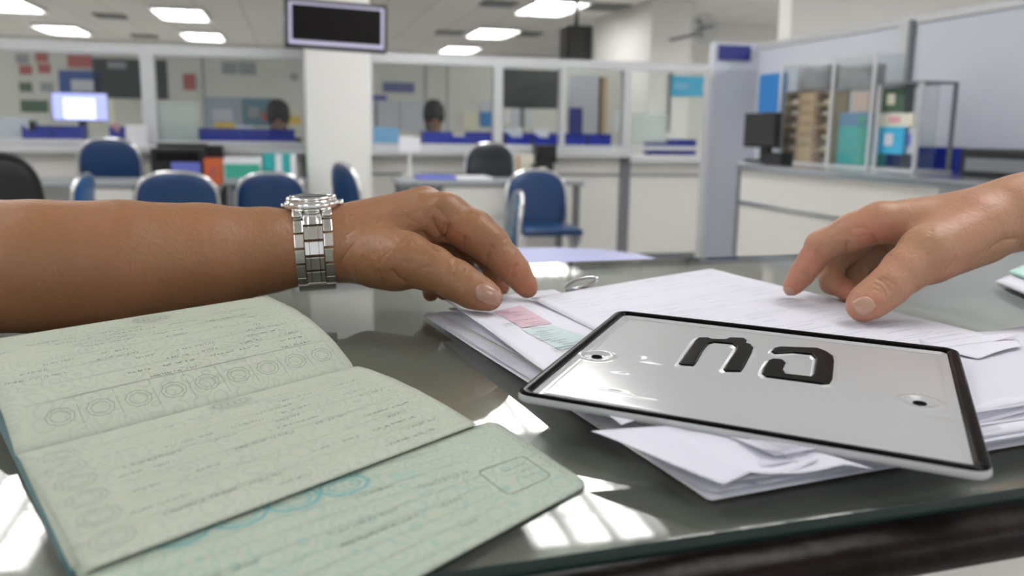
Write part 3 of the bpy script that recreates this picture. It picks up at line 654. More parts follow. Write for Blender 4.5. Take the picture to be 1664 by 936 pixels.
# second display stand
U2 = 2.42
ds = empty('display_stand', uvz(U2 + .1, HU(1456, 200, U2)[0], ZW), 'smaller clear display stand with printed sheets right of the display case', 'display stand')
a_, b_, z0, z1 = prU(1422, 137, 1492, 255, U2); v0, v1 = b_, a_
for bx in ((v0, v0 + .014), (v1 - .014, v1)): 
    MB(ROOM).box(U2, U2 + .014, *bx, ZW + .01, z1).build('post', M['alu'], ds); MB(ROOM).box(U2 + .16, U2 + .174, *bx, ZW + .01, z1).build('post', M['alud'], ds)
MB(ROOM).box(U2, U2 + .174, v0, v1, z1, z1 + .008).build('top_frame', M['alud'], ds); MB(ROOM).box(U2 - .005, U2 + .18, v0, v1, ZW, ZW + .0095).build('base', M['alu'], ds)
MB(ROOM).box(U2 + .1, U2 + .103, v0 + .015, v1 - .015, ZW + .01, z1 - .001).build('clear_sheet', M['acry'], ds)
for rect, mm, lb, uu, ex in (((1427, 142, 1470, 182), M['dgreen'], 'dark green printed leaflet at the top of the display stand', .04, M['cream']), ((1425, 184, 1485, 206), M['cream'], 'cream leaflet with pink print in the middle of the display stand', .04, M['pink']),
        ((1422, 206, 1468, 250), M['cyan'], 'cyan blue leaflet at the bottom of the display stand', .03, M['lavl']), ((1469, 206, 1486, 250), M['lavl'], 'pale violet leaflet right of the cyan leaflet', .05, M['purple'])):
    a_, b_, z0, z1 = prU(*rect, U2 + uu); o = MB(ROOM).box(U2 + uu, U2 + uu + .012, b_ + .002, a_ - .002, max(z0, ZW + .01), z1).build('leaflet', mm); tag(o, lb, 'leaflet')
    w_ = a_ - b_; MB(ROOM).box(U2 + uu - .003, U2 + uu - .0005, b_ + w_ * .35, b_ + w_ * .65, z0 + (z1 - z0) * .3, z0 + (z1 - z0) * .75).build('printed_patch', ex, o)
for k, (x0, x1) in enumerate(((1404, 1432), (1488, 1518), (1526, 1556))):
    a_, b_, z0, z1 = prU(x0, 250, x1, 268, 2.68); o = tr0.copy(); C.objects.link(o); o.location = uvz(2.72, (a_ + b_) / 2, ZW - .001); o.rotation_euler = (0, 0, TH - math.pi / 2); o.scale = (.72, .8, .8)
    tag(o, ['blue plastic tray on the right counter behind the display stand', 'blue plastic tray on the right counter, just right of the display stand', 'blue plastic tray on the right counter, beside the black machine'][k], 'tray', 'blue trays on the right counter')
# black machine on the right counter
a_, b_, z0, z1 = prU(1558, 243, 1720, 280, 2.5)
pm = empty('printer', uvz(2.62, (a_ + b_) / 2, ZW), 'wide black machine on the right counter at the picture edge', 'printer')
m = MB(ROOM); m.box(2.5, 2.8, b_, a_, ZW, z1, .012, 3); m.build('housing', M['black'], pm); MB(ROOM).box(2.495, 2.4995, b_ + .04, a_ - .04, ZW + .02, z1 - .035).build('front_tray', M['alud'], pm)
# wall fan and hanging speaker
fu, fz = HV(1144, 45, 9.4)
fn = empty('wall_fan', uvz(fu, 9.4, fz), 'small grey wall fan high up right of the pier', 'fan')
fr = Matrix((EU, EZ, EV)).transposed()
m = MB(fr, uvz(fu, 9.4, fz)); 
for r_ in (.15, .1, .05): m.tube([(r_ * math.cos(t), r_ * math.sin(t), -.03 * (1 - r_ / .16)) for t in [2 * math.pi * k / 32 for k in range(33)]], .004, 6, False)
for k in range(12): a = 2 * math.pi * k / 12; m.tube([(.02 * math.cos(a), .02 * math.sin(a), -.03), (.15 * math.cos(a), .15 * math.sin(a), 0)], .002, 5)
m.build('guard', M['grey'], fn, True)
m = MB(fr, uvz(fu, 9.4, fz))
for k in range(3):
    a = 2.1 * k; m.prism([(.02 * math.cos(a), .02 * math.sin(a)), (.12 * math.cos(a - .35), .12 * math.sin(a - .35)), (.13 * math.cos(a + .3), .13 * math.sin(a + .3))], .01, .014) if False else m.tube([(.02 * math.cos(a), .02 * math.sin(a), .01), (.11 * math.cos(a + .2), .11 * math.sin(a + .2), .015)], [.012, .035], 8)
m.build('blade', M['grey'], fn, True)
MB(fr, uvz(fu, 9.4, fz)).tube([(0, 0, .02), (0, 0, .12), (0, -.05, .2), (0, -.05, 2.78)], .022, 10).build('arm', M['alud'], fn, True)
q = pr(921, 41, 963, 101, 9.9)
sp = empty('loudspeaker', uvz((q[0] + q[1]) / 2, 10, q[3]), 'black loudspeaker box hanging left of the pier', 'loudspeaker')
MB(ROOM).box(q[0], q[1], 9.9, 10.2, q[2], q[3], .01).build('cabinet', M['black'], sp)
MB(ROOM).box(q[0] + .02, q[1] - .1, 9.885, 9.899, q[2] + .02, q[3] - .02).build('grille', mat('speaker_grille', (.05, .05, .05), .8), sp)
MB(ROOM).box((q[0] + q[1]) / 2 - .02, (q[0] + q[1]) / 2 + .02, 10.03, 10.07, q[3], CEIL - .001).build('bracket', M['black'], sp)
# ------------------------------------------------------------------ the front desk
H0 = -.135; ZTAB = CAMZ + H0
fe = (PZ(1664, 795, H0) - PZ(700, 936, H0)).normalized(); fe.z = 0; fe.normalize(); fn_ = Vector((-fe.y, fe.x, 0))
DK = Matrix((fe, fn_, EZ)).transposed(); e0 = PZ(1182, 865, H0); e0.z = 0
DEPTH = .607
dsk = empty('front_desk', e0 + fn_ * .3, 'dark wooden desk with a glass sheet on grey green top, filling the foreground', 'desk')
L0, L1 = -1.3, 1.25
m = MB(DK, e0).box(L0 + .01, L1 - .01, .012, DEPTH - .01, ZTAB - .0245, ZTAB - .0065); m.build('desktop', mat('grey_green_desktop', (.19, .187, .172), .32, var=.06, vscale=14, bump=.02, bscale=5), dsk)
# moulded wooden edge around the top
prof = [(.012, -.0065), (.0, -.0068), (-.005, -.0075), (-.009, -.0095), (-.0118, -.0135), (-.0125, -.0175), (-.011, -.0215), (-.007, -.0245), (-.001, -.0268), (.007, -.028), (.016, -.0285)]
wood_e = mat('dark_mahogany', (.005, .0015, .0015), .35, spec=.12, coat=0.0, var=.7, vscale=30, bump=.15, bscale=45, coatr=.2)
m = MB(DK, e0)
r0 = [m.bm.verts.new((L0, y, ZTAB + z)) for y, z in prof]; r1 = [m.bm.verts.new((L1, y, ZTAB + z)) for y, z in prof]
for k in range(len(prof) - 1): m.bm.faces.new((r0[k], r0[k + 1], r1[k + 1], r1[k]))
m.bm.faces.new((r0[-1], r0[0], r1[0], r1[-1])); m.bm.faces.new(r0[::-1]); m.bm.faces.new(r1); m._t(r0 + r1)
m.build('front_moulding', wood_e, dsk, True)
MB(DK, e0).box(L0, L1, DEPTH - .01, DEPTH + .012, ZTAB - .037, ZTAB - .0065, .005).build('back_moulding', wood_e, dsk)
for x in (L0 + .06, L1 - .12):
    for y in (.075, DEPTH - .08): MB(DK, e0).box(x, x + .06, y, y + .06, 0, ZTAB - .0285).build('leg', wood_e, dsk)
gm = glass_mat('desk_glass', (.93, .95, .93), 1.50, rough=.035)
gt = MB(DK, e0).box(L0 + .002, L1 - .002, .001, DEPTH, ZTAB - .006, ZTAB, .0008, 2).build('glass_top', gm, dsk)
gt.data.materials.append(mat('glass_edge', (.006, .022, .018), .12))
for p in gt.data.polygons:
    if abs(p.normal.z) < .9: p.material_index = 1

# ------------------------------------------------------------------ paper helpers
class Sheet:                           # a thin curved sheet: 4 corners (s: 0-1, t: 0-1) and a lift function
    def __init__(s, p00, p10, p01, p11, lift=None, lat=None):
        s.c = [Vector(p) for p in (p00, p10, p01, p11)]; s.lift = lift; s.lat = lat
        s.w = (s.c[1] - s.c[0]).length; s.h = (s.c[2] - s.c[0]).length
    def at(s, a, b_):
        p = (s.c[0] * (1 - a) + s.c[1] * a) * (1 - b_) + (s.c[2] * (1 - a) + s.c[3] * a) * b_
        if s.lift: p = p + Vector((0, 0, s.lift(a, b_)))
        if s.lat: p = p + s.lat(a, b_)
        return p
    def mesh(s, name, m, parent=None, na=24, nb=24, th=.00018, rc=0):
        vs = []; n1 = (na + 1) * (nb + 1)
        def warp(a, b_):
            if rc:                     # rounded corners: pull grid corners in
                ra, rb = rc / s.w, rc / s.h
                da = max(0, ra - a, a - 1 + ra) / ra; db = max(0, rb - b_, b_ - 1 + rb) / rb
                d = math.hypot(da, db)
                if da > 0 and db > 0 and d > 0:
                    f = max(da, db) / d
                    ca = ra if a < .5 else 1 - ra; cb = rb if b_ < .5 else 1 - rb
                    a = ca + (a - ca) * f; b_ = cb + (b_ - cb) * f
            return a, b_
        ga = sorted(set([k / na for k in range(na + 1)])); gb = [k / nb for k in range(nb + 1)]
        for q in (0, -th):
            for j in gb:
                for i in ga: 
                    a, b_ = warp(i, j); vs.append(s.at(a, b_) + Vector((0, 0, q)))
        f = []; W1 = na + 1
        for j in range(nb):
            for i in range(na):
                a = j * W1 + i; f.append((a, a + 1, a + 1 + W1, a + W1)); f.append((a + n1, a + W1 + n1, a + 1 + W1 + n1, a + 1 + n1))
        for i in range(na): f.append((i, i + n1, i + 1 + n1, i + 1)); a = nb * W1 + i; f.append((a, a + 1, a + 1 + n1, a + n1))
        for j in range(nb): a = j * W1; f.append((a, a + W1, a + W1 + n1, a + n1)); a = j * W1 + na; f.append((a, a + n1, a + W1 + n1, a + W1))
        o = linkmesh(name, vs, f, m, None, True)
        # uv = metric position on the sheet
        uv = o.data.uv_layers.new(name='UVMap'); li = np.zeros(len(o.data.loops), np.int32); o.data.loops.foreach_get('vertex_index', li)
        gi = li % n1; U = (gi % W1) / na * s.w; V_ = (gi // W1) / nb * s.h
        uv.data.foreach_set('uv', np.stack([U, V_], 1).astype(np.float32).ravel())
        if parent is not None: adopt(o, parent)
        return o
class Ink:                             # printing laid on a sheet as hair-thin ribbons
    def __init__(s, sh, off=.00012): s.s = sh; s.v = []; s.f = []; s.off = off
    def line(s, pts, w):               # pts in metres on the sheet
        P = []
        for (x, y) in pts: P.append((x / s.s.w, y / s.s.h))
        for i, (a, b_) in enumerate(zip(P, P[1:])):
            dx, dy = (b_[0] - a[0]) * s.s.w, (b_[1] - a[1]) * s.s.h; L = math.hypot(dx, dy)
            if L < 1e-7: continue
            n = max(1, int(L / .006)); ox, oy = -dy / L * w / 2 / s.s.w, dx / L * w / 2 / s.s.h
            for k in range(n):
                t0, t1 = k / n, (k + 1) / n; q = len(s.v)
                for t, sg in ((t0, 1), (t0, -1), (t1, -1), (t1, 1)):
                    x = a[0] + (b_[0] - a[0]) * t + ox * sg; y = a[1] + (b_[1] - a[1]) * t + oy * sg
                    s.v.append(s.s.at(x, y) + Vector((0, 0, s.off)))
                s.f.append((q, q + 1, q + 2, q + 3))
    def rect(s, x0, y0, x1, y1, n=8):
        for i in range(n):
            a, b_ = x0 + (x1 - x0) * i / n, x0 + (x1 - x0) * (i + 1) / n
            for j in range(n):
                c, d = y0 + (y1 - y0) * j / n, y0 + (y1 - y0) * (j + 1) / n; q = len(s.v)
                for x, y in ((a, c), (b_, c), (b_, d), (a, d)): s.v.append(s.s.at(x / s.s.w, y / s.s.h) + Vector((0, 0, s.off)))
                s.f.append((q, q + 1, q + 2, q + 3))
    def word(s, x, y, L, hgt, w):      # scribble of script-like strokes, too small to read
        q = x
        while q < x + L:
            k = random.random(); g = hgt * random.uniform(.7, 1.1)
            if k < .35: s.line([(q, y), (q, y + g * .8)], w)
            elif k < .65: s.line([(q, y), (q + g * .45, y), (q + g * .45, y + g * .7)], w)
            elif k < .85: s.line([(q, y + g * .6), (q + g * .5, y + g * .8), (q + g * .5, y)], w)
            else: s.line([(q, y + g * 1.2), (q + g * .4, y + g * 1.3)], w)
            q += g * random.uniform(.55, .85)
    def text(s, x, y, L, hgt=.0012, w=.00028, fill=.75):
        q = x
        while q < x + L:
            l = random.uniform(.004, .014)
            if random.random() < fill: s.word(q, y, min(l, x + L - q), hgt, w)
            q += l + .002
    def ring(s, x, y, rx, ry, w, n=28, wob=0):
        n = 64 if wob else n; wob *= .5
        s.line([(x + rx * (1 + wob * math.sin(9 * t)) * math.cos(t), y + ry * (1 + wob * math.sin(9 * t)) * math.sin(t)) for t in [2 * math.pi * k / n for k in range(n + 1)]], w)
    def build(s, name, m, parent):
        o = linkmesh(name, s.v, s.f, m); adopt(o, parent) if parent.type == 'EMPTY' else setattr(o, 'parent', parent)
        return o
# security paper: a fine guilloche of pale rings on green paper
def security(name, base, tint, amt):
    m = mat(name, base, .75); nt = m.node_tree; b = nt.nodes['Principled BSDF']
    uv = nt.nodes.new('ShaderNodeUVMap')
    nz = nt.nodes.new('ShaderNodeTexNoise'); nz.inputs['Scale'].default_value = 55; nz.inputs['Detail'].default_value = 1
    nt.links.new(uv.outputs[0], nz.inputs['Vector'])
    vo = nt.nodes.new('ShaderNodeTexVoronoi'); vo.inputs['Scale'].default_value = 85; vo.inputs['Randomness'].default_value = .55
    ad = nt.nodes.new('ShaderNodeVectorMath'); ad.operation = 'MULTIPLY_ADD'; ad.inputs[1].default_value = (.008, .008, 0)
    nt.links.new(nz.outputs['Color'], ad.inputs[0]); nt.links.new(uv.outputs[0], ad.inputs[2]); nt.links.new(ad.outputs[0], vo.inputs['Vector'])
    mu = nt.nodes.new('ShaderNodeMath'); mu.operation = 'MULTIPLY'; mu.inputs[1].default_value = 26; nt.links.new(vo.outputs['Distance'], mu.inputs[0])
    sn = nt.nodes.new('ShaderNodeMath'); sn.operation = 'SINE'; nt.links.new(mu.outputs[0], sn.inputs[0])
    mr = nt.nodes.new('ShaderNodeMapRange'); mr.inputs[1].default_value = .35; mr.inputs[2].default_value = 1; nt.links.new(sn.outputs[0], mr.inputs[0])
    n2 = nt.nodes.new('ShaderNodeTexNoise'); n2.inputs['Scale'].default_value = 18; n2.inputs['Detail'].default_value = 3; nt.links.new(uv.outputs[0], n2.inputs['Vector'])
    m2 = nt.nodes.new('ShaderNodeMath'); m2.operation = 'MULTIPLY'; nt.links.new(mr.outputs[0], m2.inputs[0]); nt.links.new(n2.outputs['Fac'], m2.inputs[1])
    m3 = nt.nodes.new('ShaderNodeMath'); m3.operation = 'MULTIPLY'; m3.inputs[1].default_value = amt; nt.links.new(m2.outputs[0], m3.inputs[0])
    mx = nt.nodes.new('ShaderNodeMix'); mx.data_type = 'RGBA'; mx.inputs[6].default_value = (*base, 1); mx.inputs[7].default_value = (*tint, 1)
    nt.links.new(m3.outputs[0], mx.inputs[0])
    # slow drift of the ground colour
    n4 = nt.nodes.new('ShaderNodeTexNoise'); n4.inputs['Scale'].default_value = 9; nt.links.new(uv.outputs[0], n4.inputs['Vector'])
    mx2 = nt.nodes.new('ShaderNodeMix'); mx2.data_type = 'RGBA'; mx2.blend_type = 'MULTIPLY'; mx2.inputs[7].default_value = (.90, 1.0, .97, 1)
    nt.links.new(n4.outputs['Fac'], mx2.inputs[0]); nt.links.new(mx.outputs[2], mx2.inputs[6]); nt.links.new(mx2.outputs[2], b.inputs['Base Color'])
    return m
sec1 = security('green_security_paper', (.415, .425, .36), (.25, .32, .27), .65)
sec2 = security('teal_security_paper', (.395, .425, .355), (.18, .36, .34), .9)
ink = mat('grey_ink', (.06, .07, .065), .7); inkl = mat('pale_ink', (.20, .23, .20), .7); inkt = mat('teal_ink', (.15, .35, .35), .7); inkb = mat('blue_ink', (.22, .25, .50), .7); inkg = mat('lavender_ink', (.25, .26, .36), .7)
# ------------------------------------------------------------------ the open booklet
hh = .135
Rf = Vector((-.648 * hh, 3.54 * hh, 0)); ef = Vector((-.65, -.76, 0)); db = Vector((-.61, .79, 0)); df = Vector((.61, -.79, 0))
Lf = PZ(25, 742, H0 + .003); Lf.z = 0
def zt(z): return CAMZ + z
bk = empty('registration_booklet', Vector((Rf.x - .06, Rf.y - .08, ZTAB)), 'open pale green registration booklet with printed pages lying on the glass at left', 'booklet')
def interp(x, xs, ys): return float(np.interp(x, xs, ys))
SB = .90 * hh
upx = [0, .015, .04, .081, .16, .253, .4, .568, .75, .9]; upz = [0, .012, .025, .040, .072, .099, .130, .150, .156, .160]
def zup(s): return interp(s, upx, upz) * hh
Lend = (Lf - Rf); 
def P3(base, d, s, z): return Vector((base.x, base.y, 0)) + d * s + Vector((0, 0, CAMZ + H0 + .0035 + z))
up_sh = Sheet(P3(Rf, db, 0, 0), P3(Lf, db, 0, 0), P3(Rf, db, SB, 0), P3(Lf, db, SB * 1.06, 0), lift=lambda a, b_: zup(b_ * .9) * (1 - .06 * a))
up = up_sh.mesh('upper_page', sec1, bk, 30, 40)
lx = [0, .02, .06, .132, .328, .508, .713, .881]; lz = [0, .010, .017, .024, .031, .029, .018, .002]
low_sh = Sheet(P3(Rf, df, 0, 0), P3(Lf, df, 0, 0), P3(Rf, df, .881 * hh, 0), P3(Lf, df, .875 * hh, 0), lift=lambda a, b_: interp(b_ * .881, lx, lz) * hh * (1 - .3 * a))
low = low_sh.mesh('lower_page', sec1, bk, 30, 40)
def zflat(p, z): return Vector((p.x, p.y, ZTAB + z))
def AS(a, s_, z): p = Rf + ef * (a * hh) + df * (s_ * hh); return zflat(p, z)
bot_sh = Sheet(AS(-.095, .88, .0022), AS(1.30, .60, .0022), AS(.006, 1.445, .0012), AS(1.36, 1.50, .0012))
bot = bot_sh.mesh('bottom_page', sec2, bk, 40, 24, .0005, rc=.006)
# thin block of further pages and the cover under the two leaves
blk = Sheet(AS(.02, .0, .0022), AS(1.30, .0, .0028), AS(.02, .86, .0024), AS(1.325, .865, .0024)).mesh('page_block', mat('page_edges', (.45, .50, .42), .8), bk, 6, 6, .0012)
cov = Sheet(AS(.02, -.55, .001), AS(1.30, -.5, .001), AS(.02, .87, .0010), AS(1.335, .88, .0010)).mesh('cover', mat('teal_cover', (.05, .14, .15), .5), bk, 6, 6, .0006)
# printing
W, Hh = up_sh.w, up_sh.h
# page text runs along the sheet width; x from right fold end (a=0) to left (a=1)
def booktext(sh, rows, seed, parent, y0, y1, dens, box=False, mt=ink, rules=True):
    random.seed(seed); i1 = Ink(sh); i2 = Ink(sh)
    for k in range(rows):
        y = y0 + (y1 - y0) * k / (rows - 1)
        if rules and k % 2 == 0: i2.line([(sh.w * .1, y - .0012), (sh.w * .86, y - .0012)], .00022)
        x = sh.w * random.uniform(.06, .16)
        while x < sh.w * .86:
            L = random.uniform(.008, .03)
            if random.random() < dens: i1.text(x, y, L, random.uniform(.0013, .0019), .0003, .9)
            x += L + random.uniform(.004, .014)
    return i1, i2
i1, i2 = booktext(up_sh, 11, 3, up, W * 0 + .028, Hh * .80, .42)
i2.ring(W * .47, Hh * .90, .011, .0075, .0003); i2.ring(W * .47, Hh * .90, .0095, .006, .00025, wob=.12); i2.ring(W * .47, Hh * .90, .005, .0035, .0003, wob=.25)
for k in range(5): i2.ring(W * .47 - .007 + k * .0035, Hh * .895, .0017, .003, .00025, 12)
for k in range(9):
    x = W * (.08 + .1 * k); i2.ring(x, Hh * .12, .0062, .0055, .0003, wob=.08); i2.ring(x, Hh * .12, .0042, .0036, .00025, wob=.1); i2.line([(x - .0085, .004), (x - .0085, .026)], .00025)
i2.line([(W * .03, .0265), (W * .95, .0265)], .00025)
i1.build('printing', ink, up); i2.build('faint_printing', inkl, up)
i1, i2 = booktext(low_sh, 12, 5, low, .022, low_sh.h * .92, .50)
W, Hh = low_sh.w, low_sh.h
i2.ring(W * .47, .0125, .011, .0065, .0003); i2.ring(W * .47, .0125, .0095, .005, .00025, wob=.12)
for k in range(5): i2.ring(W * .47 - .007 + k * .0035, .0125, .0017, .0035, .00025, 12)
for k in range(6): i2.ring(W * .93, .02 + k * .017, .0075, .0062, .0003, wob=.1); i2.ring(W * .93, .02 + k * .017, .0052, .004, .00025, wob=.1)
i1.line([(low_sh.w * .0, .0006), (low_sh.w, .0006)], .0005); i1.build('printing', ink, low); i2.build('faint_printing', inkl, low)  # the long first line is a dark line along the page fold
random.seed(9); W, Hh = bot_sh.w, bot_sh.h; i1 = Ink(bot_sh); i2 = Ink(bot_sh); i3 = Ink(bot_sh)
for k in range(9):
    y = .016 + k * .0075
    i2.line([(W * .20, y - .0012), (W * .92, y - .0012)], .00022)
    for j in range(4):
        if random.random() < .6: i1.text(W * random.uniform(.2, .8), y, random.uniform(.012, .03), .0014, .00028)
# stamp box outline near the right corner
bx0, bx1, by0, by1 = .010, .036, .041, .064
cr = .003; pts = []
for (cx, cy, a0) in ((bx1 - cr, by1 - cr, 0), (bx0 + cr, by1 - cr, 90), (bx0 + cr, by0 + cr, 180), (bx1 - cr, by0 + cr, 270)):
    for k in range(5): a = math.radians(a0 + k * 22.5); pts.append((cx + cr * math.cos(a), cy + cr * math.sin(a)))
i1.line(pts + [pts[0]], .0004)
for k in range(3): i1.text(bx0 + .004, by0 + .006 + k * .005, .014, .001, .00022)
for k in range(26): i1.word(.0035, .012 + k * .0022, .0006, .0009, .0002)
for k in range(9):
    i3.ring(W * .48 + (k % 5) * .021, .009 + (k // 5) * .013, .010, .0058, .0014, 32, wob=.06); i3.ring(W * .48 + (k % 5) * .021, .009 + (k // 5) * .013, .0068, .0036, .0006, 28, wob=.1)
for k in range(40): x = W * .42 + k * .0026; i3.line([(x, .003), (x + .003, .019)], .0003)
i1.build('printing', ink, bot); i2.build('faint_printing', inkl, bot); i3.build('teal_ornament', inkt, bot)

# ------------------------------------------------------------------ the pile of papers under the plate
paper = mat('document_paper', (.60, .60, .69), .65, var=.03, vscale=12); paper2 = mat('document_paper_bright', (.64, .64, .72), .6, var=.03); paper3 = mat('document_paper_dull', (.56, .56, .64), .7, var=.05, vscale=20)  # three close sheet tones, mixed through the piles
kraft = mat('grey_folder_card', (.55, .54, .52), .7)
A0 = PZ(690, 515, H0); B0 = PZ(1170, 815, H0); eS = (B0 - A0).normalized(); pS = Vector((-eS.y, eS.x, 0)); LS = (B0 - A0).length
def sheet_on(z, a0, b0, rot, w=.212, L=LS, wav=.0006, lift=None, m=None, curl=0, nm='paper_sheet'):
    e = Matrix.Rotation(rot, 3, 'Z') @ eS; p = Matrix.Rotation(rot, 3, 'Z') @ pS
    o = Vector((A0.x, A0.y, 0)) + eS * a0 + pS * b0; k1, k2, k3 = random.uniform(3, 7), random.uniform(4, 9), random.uniform(0, 6)
    base = lambda a, b_: abs(wav * math.sin(k1 * a + k3)) + abs(wav * math.sin(k2 * b_ + k1)) * .6
    lf = (lambda a, b_: base(a, b_) + lift(a, b_)) if lift else base
    P0 = zflat(o, z); return Sheet(P0, zflat(o + e * L, z), zflat(o + p * w, z), zflat(o + e * L + p * w, z), lift=lf)
random.seed(21)
NS = 44; order = ['lowest', 'lower', 'middle', 'upper']
b0s = []
for k in range(NS):
    f = k / (NS - 1); z = .0006 + f * .0120
    bundle = int(f * 4)
    rot = math.radians([-.5, 1.4, -1.6, 2.2, 1][bundle] + random.uniform(-.7, .7)); a0 = [0, .004, .010, .008, .01][bundle] + random.uniform(-.0015, .0025) + f * .012; b0 = [0, .004, .010, .006, .01][bundle] + random.uniform(-.003, .004) + f * .010
    L = LS - f * .02 - random.uniform(0, .006)
    if k in (0, 12): mm = kraft
    else: mm = random.choice([paper, paper2, paper3])
    w = .25 if bundle in (0, 2) else .235
    # sagging loose edges at the left and front ends
    lift = (lambda a, b_, f=f: .0034 * f * (max(0, .25 - a) / .25) ** 2 * math.sin(9 * b_ + 5 * f) ** 2 + .0035 * f * (max(0, a - .8) / .2) ** 2 * abs(math.sin(4 * b_ + 9 * f)) - .006 * f * (max(0, .12 - a) / .12))
    sh = sheet_on(z, a0, b0, rot, w, L, .0004, lift)
    o = sh.mesh('paper_sheet', mm, None, 20, 12, .00022)
    tag(o, 'white loose sheet in the thick pile of documents under the metal plate', 'paper', 'sheets in the document pile')
# right-hand bundle reaching out to the picture edge
for k in range(16):
    f = k / 15; z = .0136 + f * .0012 - .0125 * (1 - f)
    sh = Sheet(*[zflat(p, z) for p in (PZ(1480 + 6 * f, 585, H0), PZ(1560 - 20 * f, 745 - 10 * f, H0), PZ(1690, 565 + 12 * math.sin(k), H0), PZ(1840, 668 - 14 * f, H0))], lift=lambda a, b_, f=f: .0012 * abs(math.sin(5 * b_ + 8 * f)) * f)
    o = sh.mesh('paper_sheet', [paper, paper2, paper3][k % 3], None, 12, 12, .00022)
    tag(o, 'white sheet in the bundle fanned out right of the metal plate', 'paper', 'sheets in the right bundle')
# the coloured form below the index fingertip
fs = Sheet(Vector((*PZ(722, 487, -.1195).xy, CAMZ - .1195)), Vector((*PZ(1010, 690, -.1215).xy, CAMZ - .1222)), Vector((*PZ(900, 470, -.1195).xy, CAMZ - .1195)), Vector((*PZ(1220, 620, -.1205).xy, CAMZ - .1215)), lift=lambda a, b_: .0008 * math.sin(5 * a) ** 2)
form = fs.mesh('paper_form', paper2, None, 20, 20, .0002); tag(form, 'white form with pink and pale green printed fields just below the index finger', 'form')
def onsheet(sh, px, py):               # sheet coordinates under a pixel (nearest grid sample)
    best = None
    for i in range(61):
        for j in range(61):
            p = sh.at(i / 60, j / 60) - O; y = p.dot(FW); x = W_ / 2 + FPX * p.dot(RT) / y; yy = H_ / 2 - FPX * p.dot(UP) / y
            d = (x - px) ** 2 + (yy - py) ** 2
            if best is None or d < best[0]: best = (d, i / 60 * sh.w, j / 60 * sh.h)
    return best[1], best[2]
pk = Ink(fs, .00025); gk = Ink(fs, .00025); tk = Ink(fs, .0004)
def quad(ik, pxs, n=8):
    c = [onsheet(ik.s, *p) for p in pxs]
    for i in range(n):
        for j in range(n):
            q = len(ik.v)
            for a, b_ in ((i, j), (i + 1, j), (i + 1, j + 1), (i, j + 1)):
                a /= n; b_ /= n; x = (c[0][0] * (1 - a) + c[1][0] * a) * (1 - b_) + (c[3][0] * (1 - a) + c[2][0] * a) * b_; y = (c[0][1] * (1 - a) + c[1][1] * a) * (1 - b_) + (c[3][1] * (1 - a) + c[2][1] * a) * b_
                ik.v.append(ik.s.at(x / ik.s.w, y / ik.s.h) + Vector((0, 0, ik.off)))
            ik.f.append((q, q + 1, q + 2, q + 3))
quad(pk, ((803, 508), (848, 533), (898, 527), (845, 498))); quad(gk, ((850, 536), (915, 572), (950, 548), (898, 530)))
pk.build('pink_field', mat('pink_field', (.62, .44, .52), .65), form); gk.build('green_field', mat('mint_field', (.49, .60, .61), .65), form)
c = [onsheet(fs, *p) for p in ((790, 512), (850, 492), (930, 590), (960, 550))]
for k in range(16):
    f = k / 15; x = c[0][0] + (c[2][0] - c[0][0]) * f; tk.text(x * 1.0, c[0][1], .035, .001, .00022, .6) if False else None
for k in range(34):
    px, py = random.uniform(800, 930), 0; py = 500 + (px - 800) * .5 + random.uniform(-4, 22); x, y = onsheet(fs, px, py)
    d = random.uniform(.006, .016); tk.line([(x, y), (x + d * .05, y + d)], .0003)
    for q in range(4): tk.line([(x + .001, y + q * .002), (x + .002, y + q * .002 + .001)], .0003)
tk.build('printing', ink, form)
# top sheets
tA, tB, tC, tD = PZ(862, 484, -.1168), PZ(1155, 437, -.1172), PZ(1655, 556, -.1190), PZ(1180, 640, -.1222)
ts = Sheet(tA, tD, tB, tC, lift=lambda a, b_: .0006 * math.sin(4 * a + 2 * b_) ** 2 - .0012 * a * (1 - a) * 4 * (1 - b_))
top = ts.mesh('document', paper2, None, 30, 24, .0002); tag(top, 'large white printed document on top of the pile, reaching from fingertip to fingertip', 'document')
t2 = Sheet(PZ(905, 492, -.1182), PZ(1100, 640, -.1222), PZ(1100, 452, -.1190), PZ(1640, 572, -.1200)).mesh('document', paper, None, 16, 12, .0002); tag(t2, 'white document lying just under the topmost printed document', 'document')
random.seed(4); i1 = Ink(ts); i2 = Ink(ts); i3 = Ink(ts)
for k in range(24):
    x = ts.w * (.04 + .9 * k / 23)
    for col in range(4):
        if random.random() < .75:
            y = ts.h * (.05 + .23 * col + random.uniform(0, .05)); L = random.uniform(.012, .036)
            ik = i3 if (col == 3 and k > 8) or random.random() < .12 else i1
            # rows run across the sheet (along t)
            q = y
            while q < y + L:
                g = .0013; ik.line([(x, q), (x - g * random.uniform(.4, 1), q + random.uniform(0, .0005))], .00034); q += random.uniform(.0006, .0013)
    if k % 3 == 0: i2.line([(x + .003, ts.h * .04), (x + .003, ts.h * .95)], .0002)
i1.build('printing', inkg, top); i2.build('rule_lines', inkg, top); i3.build('blue_handwriting', inkb, top)
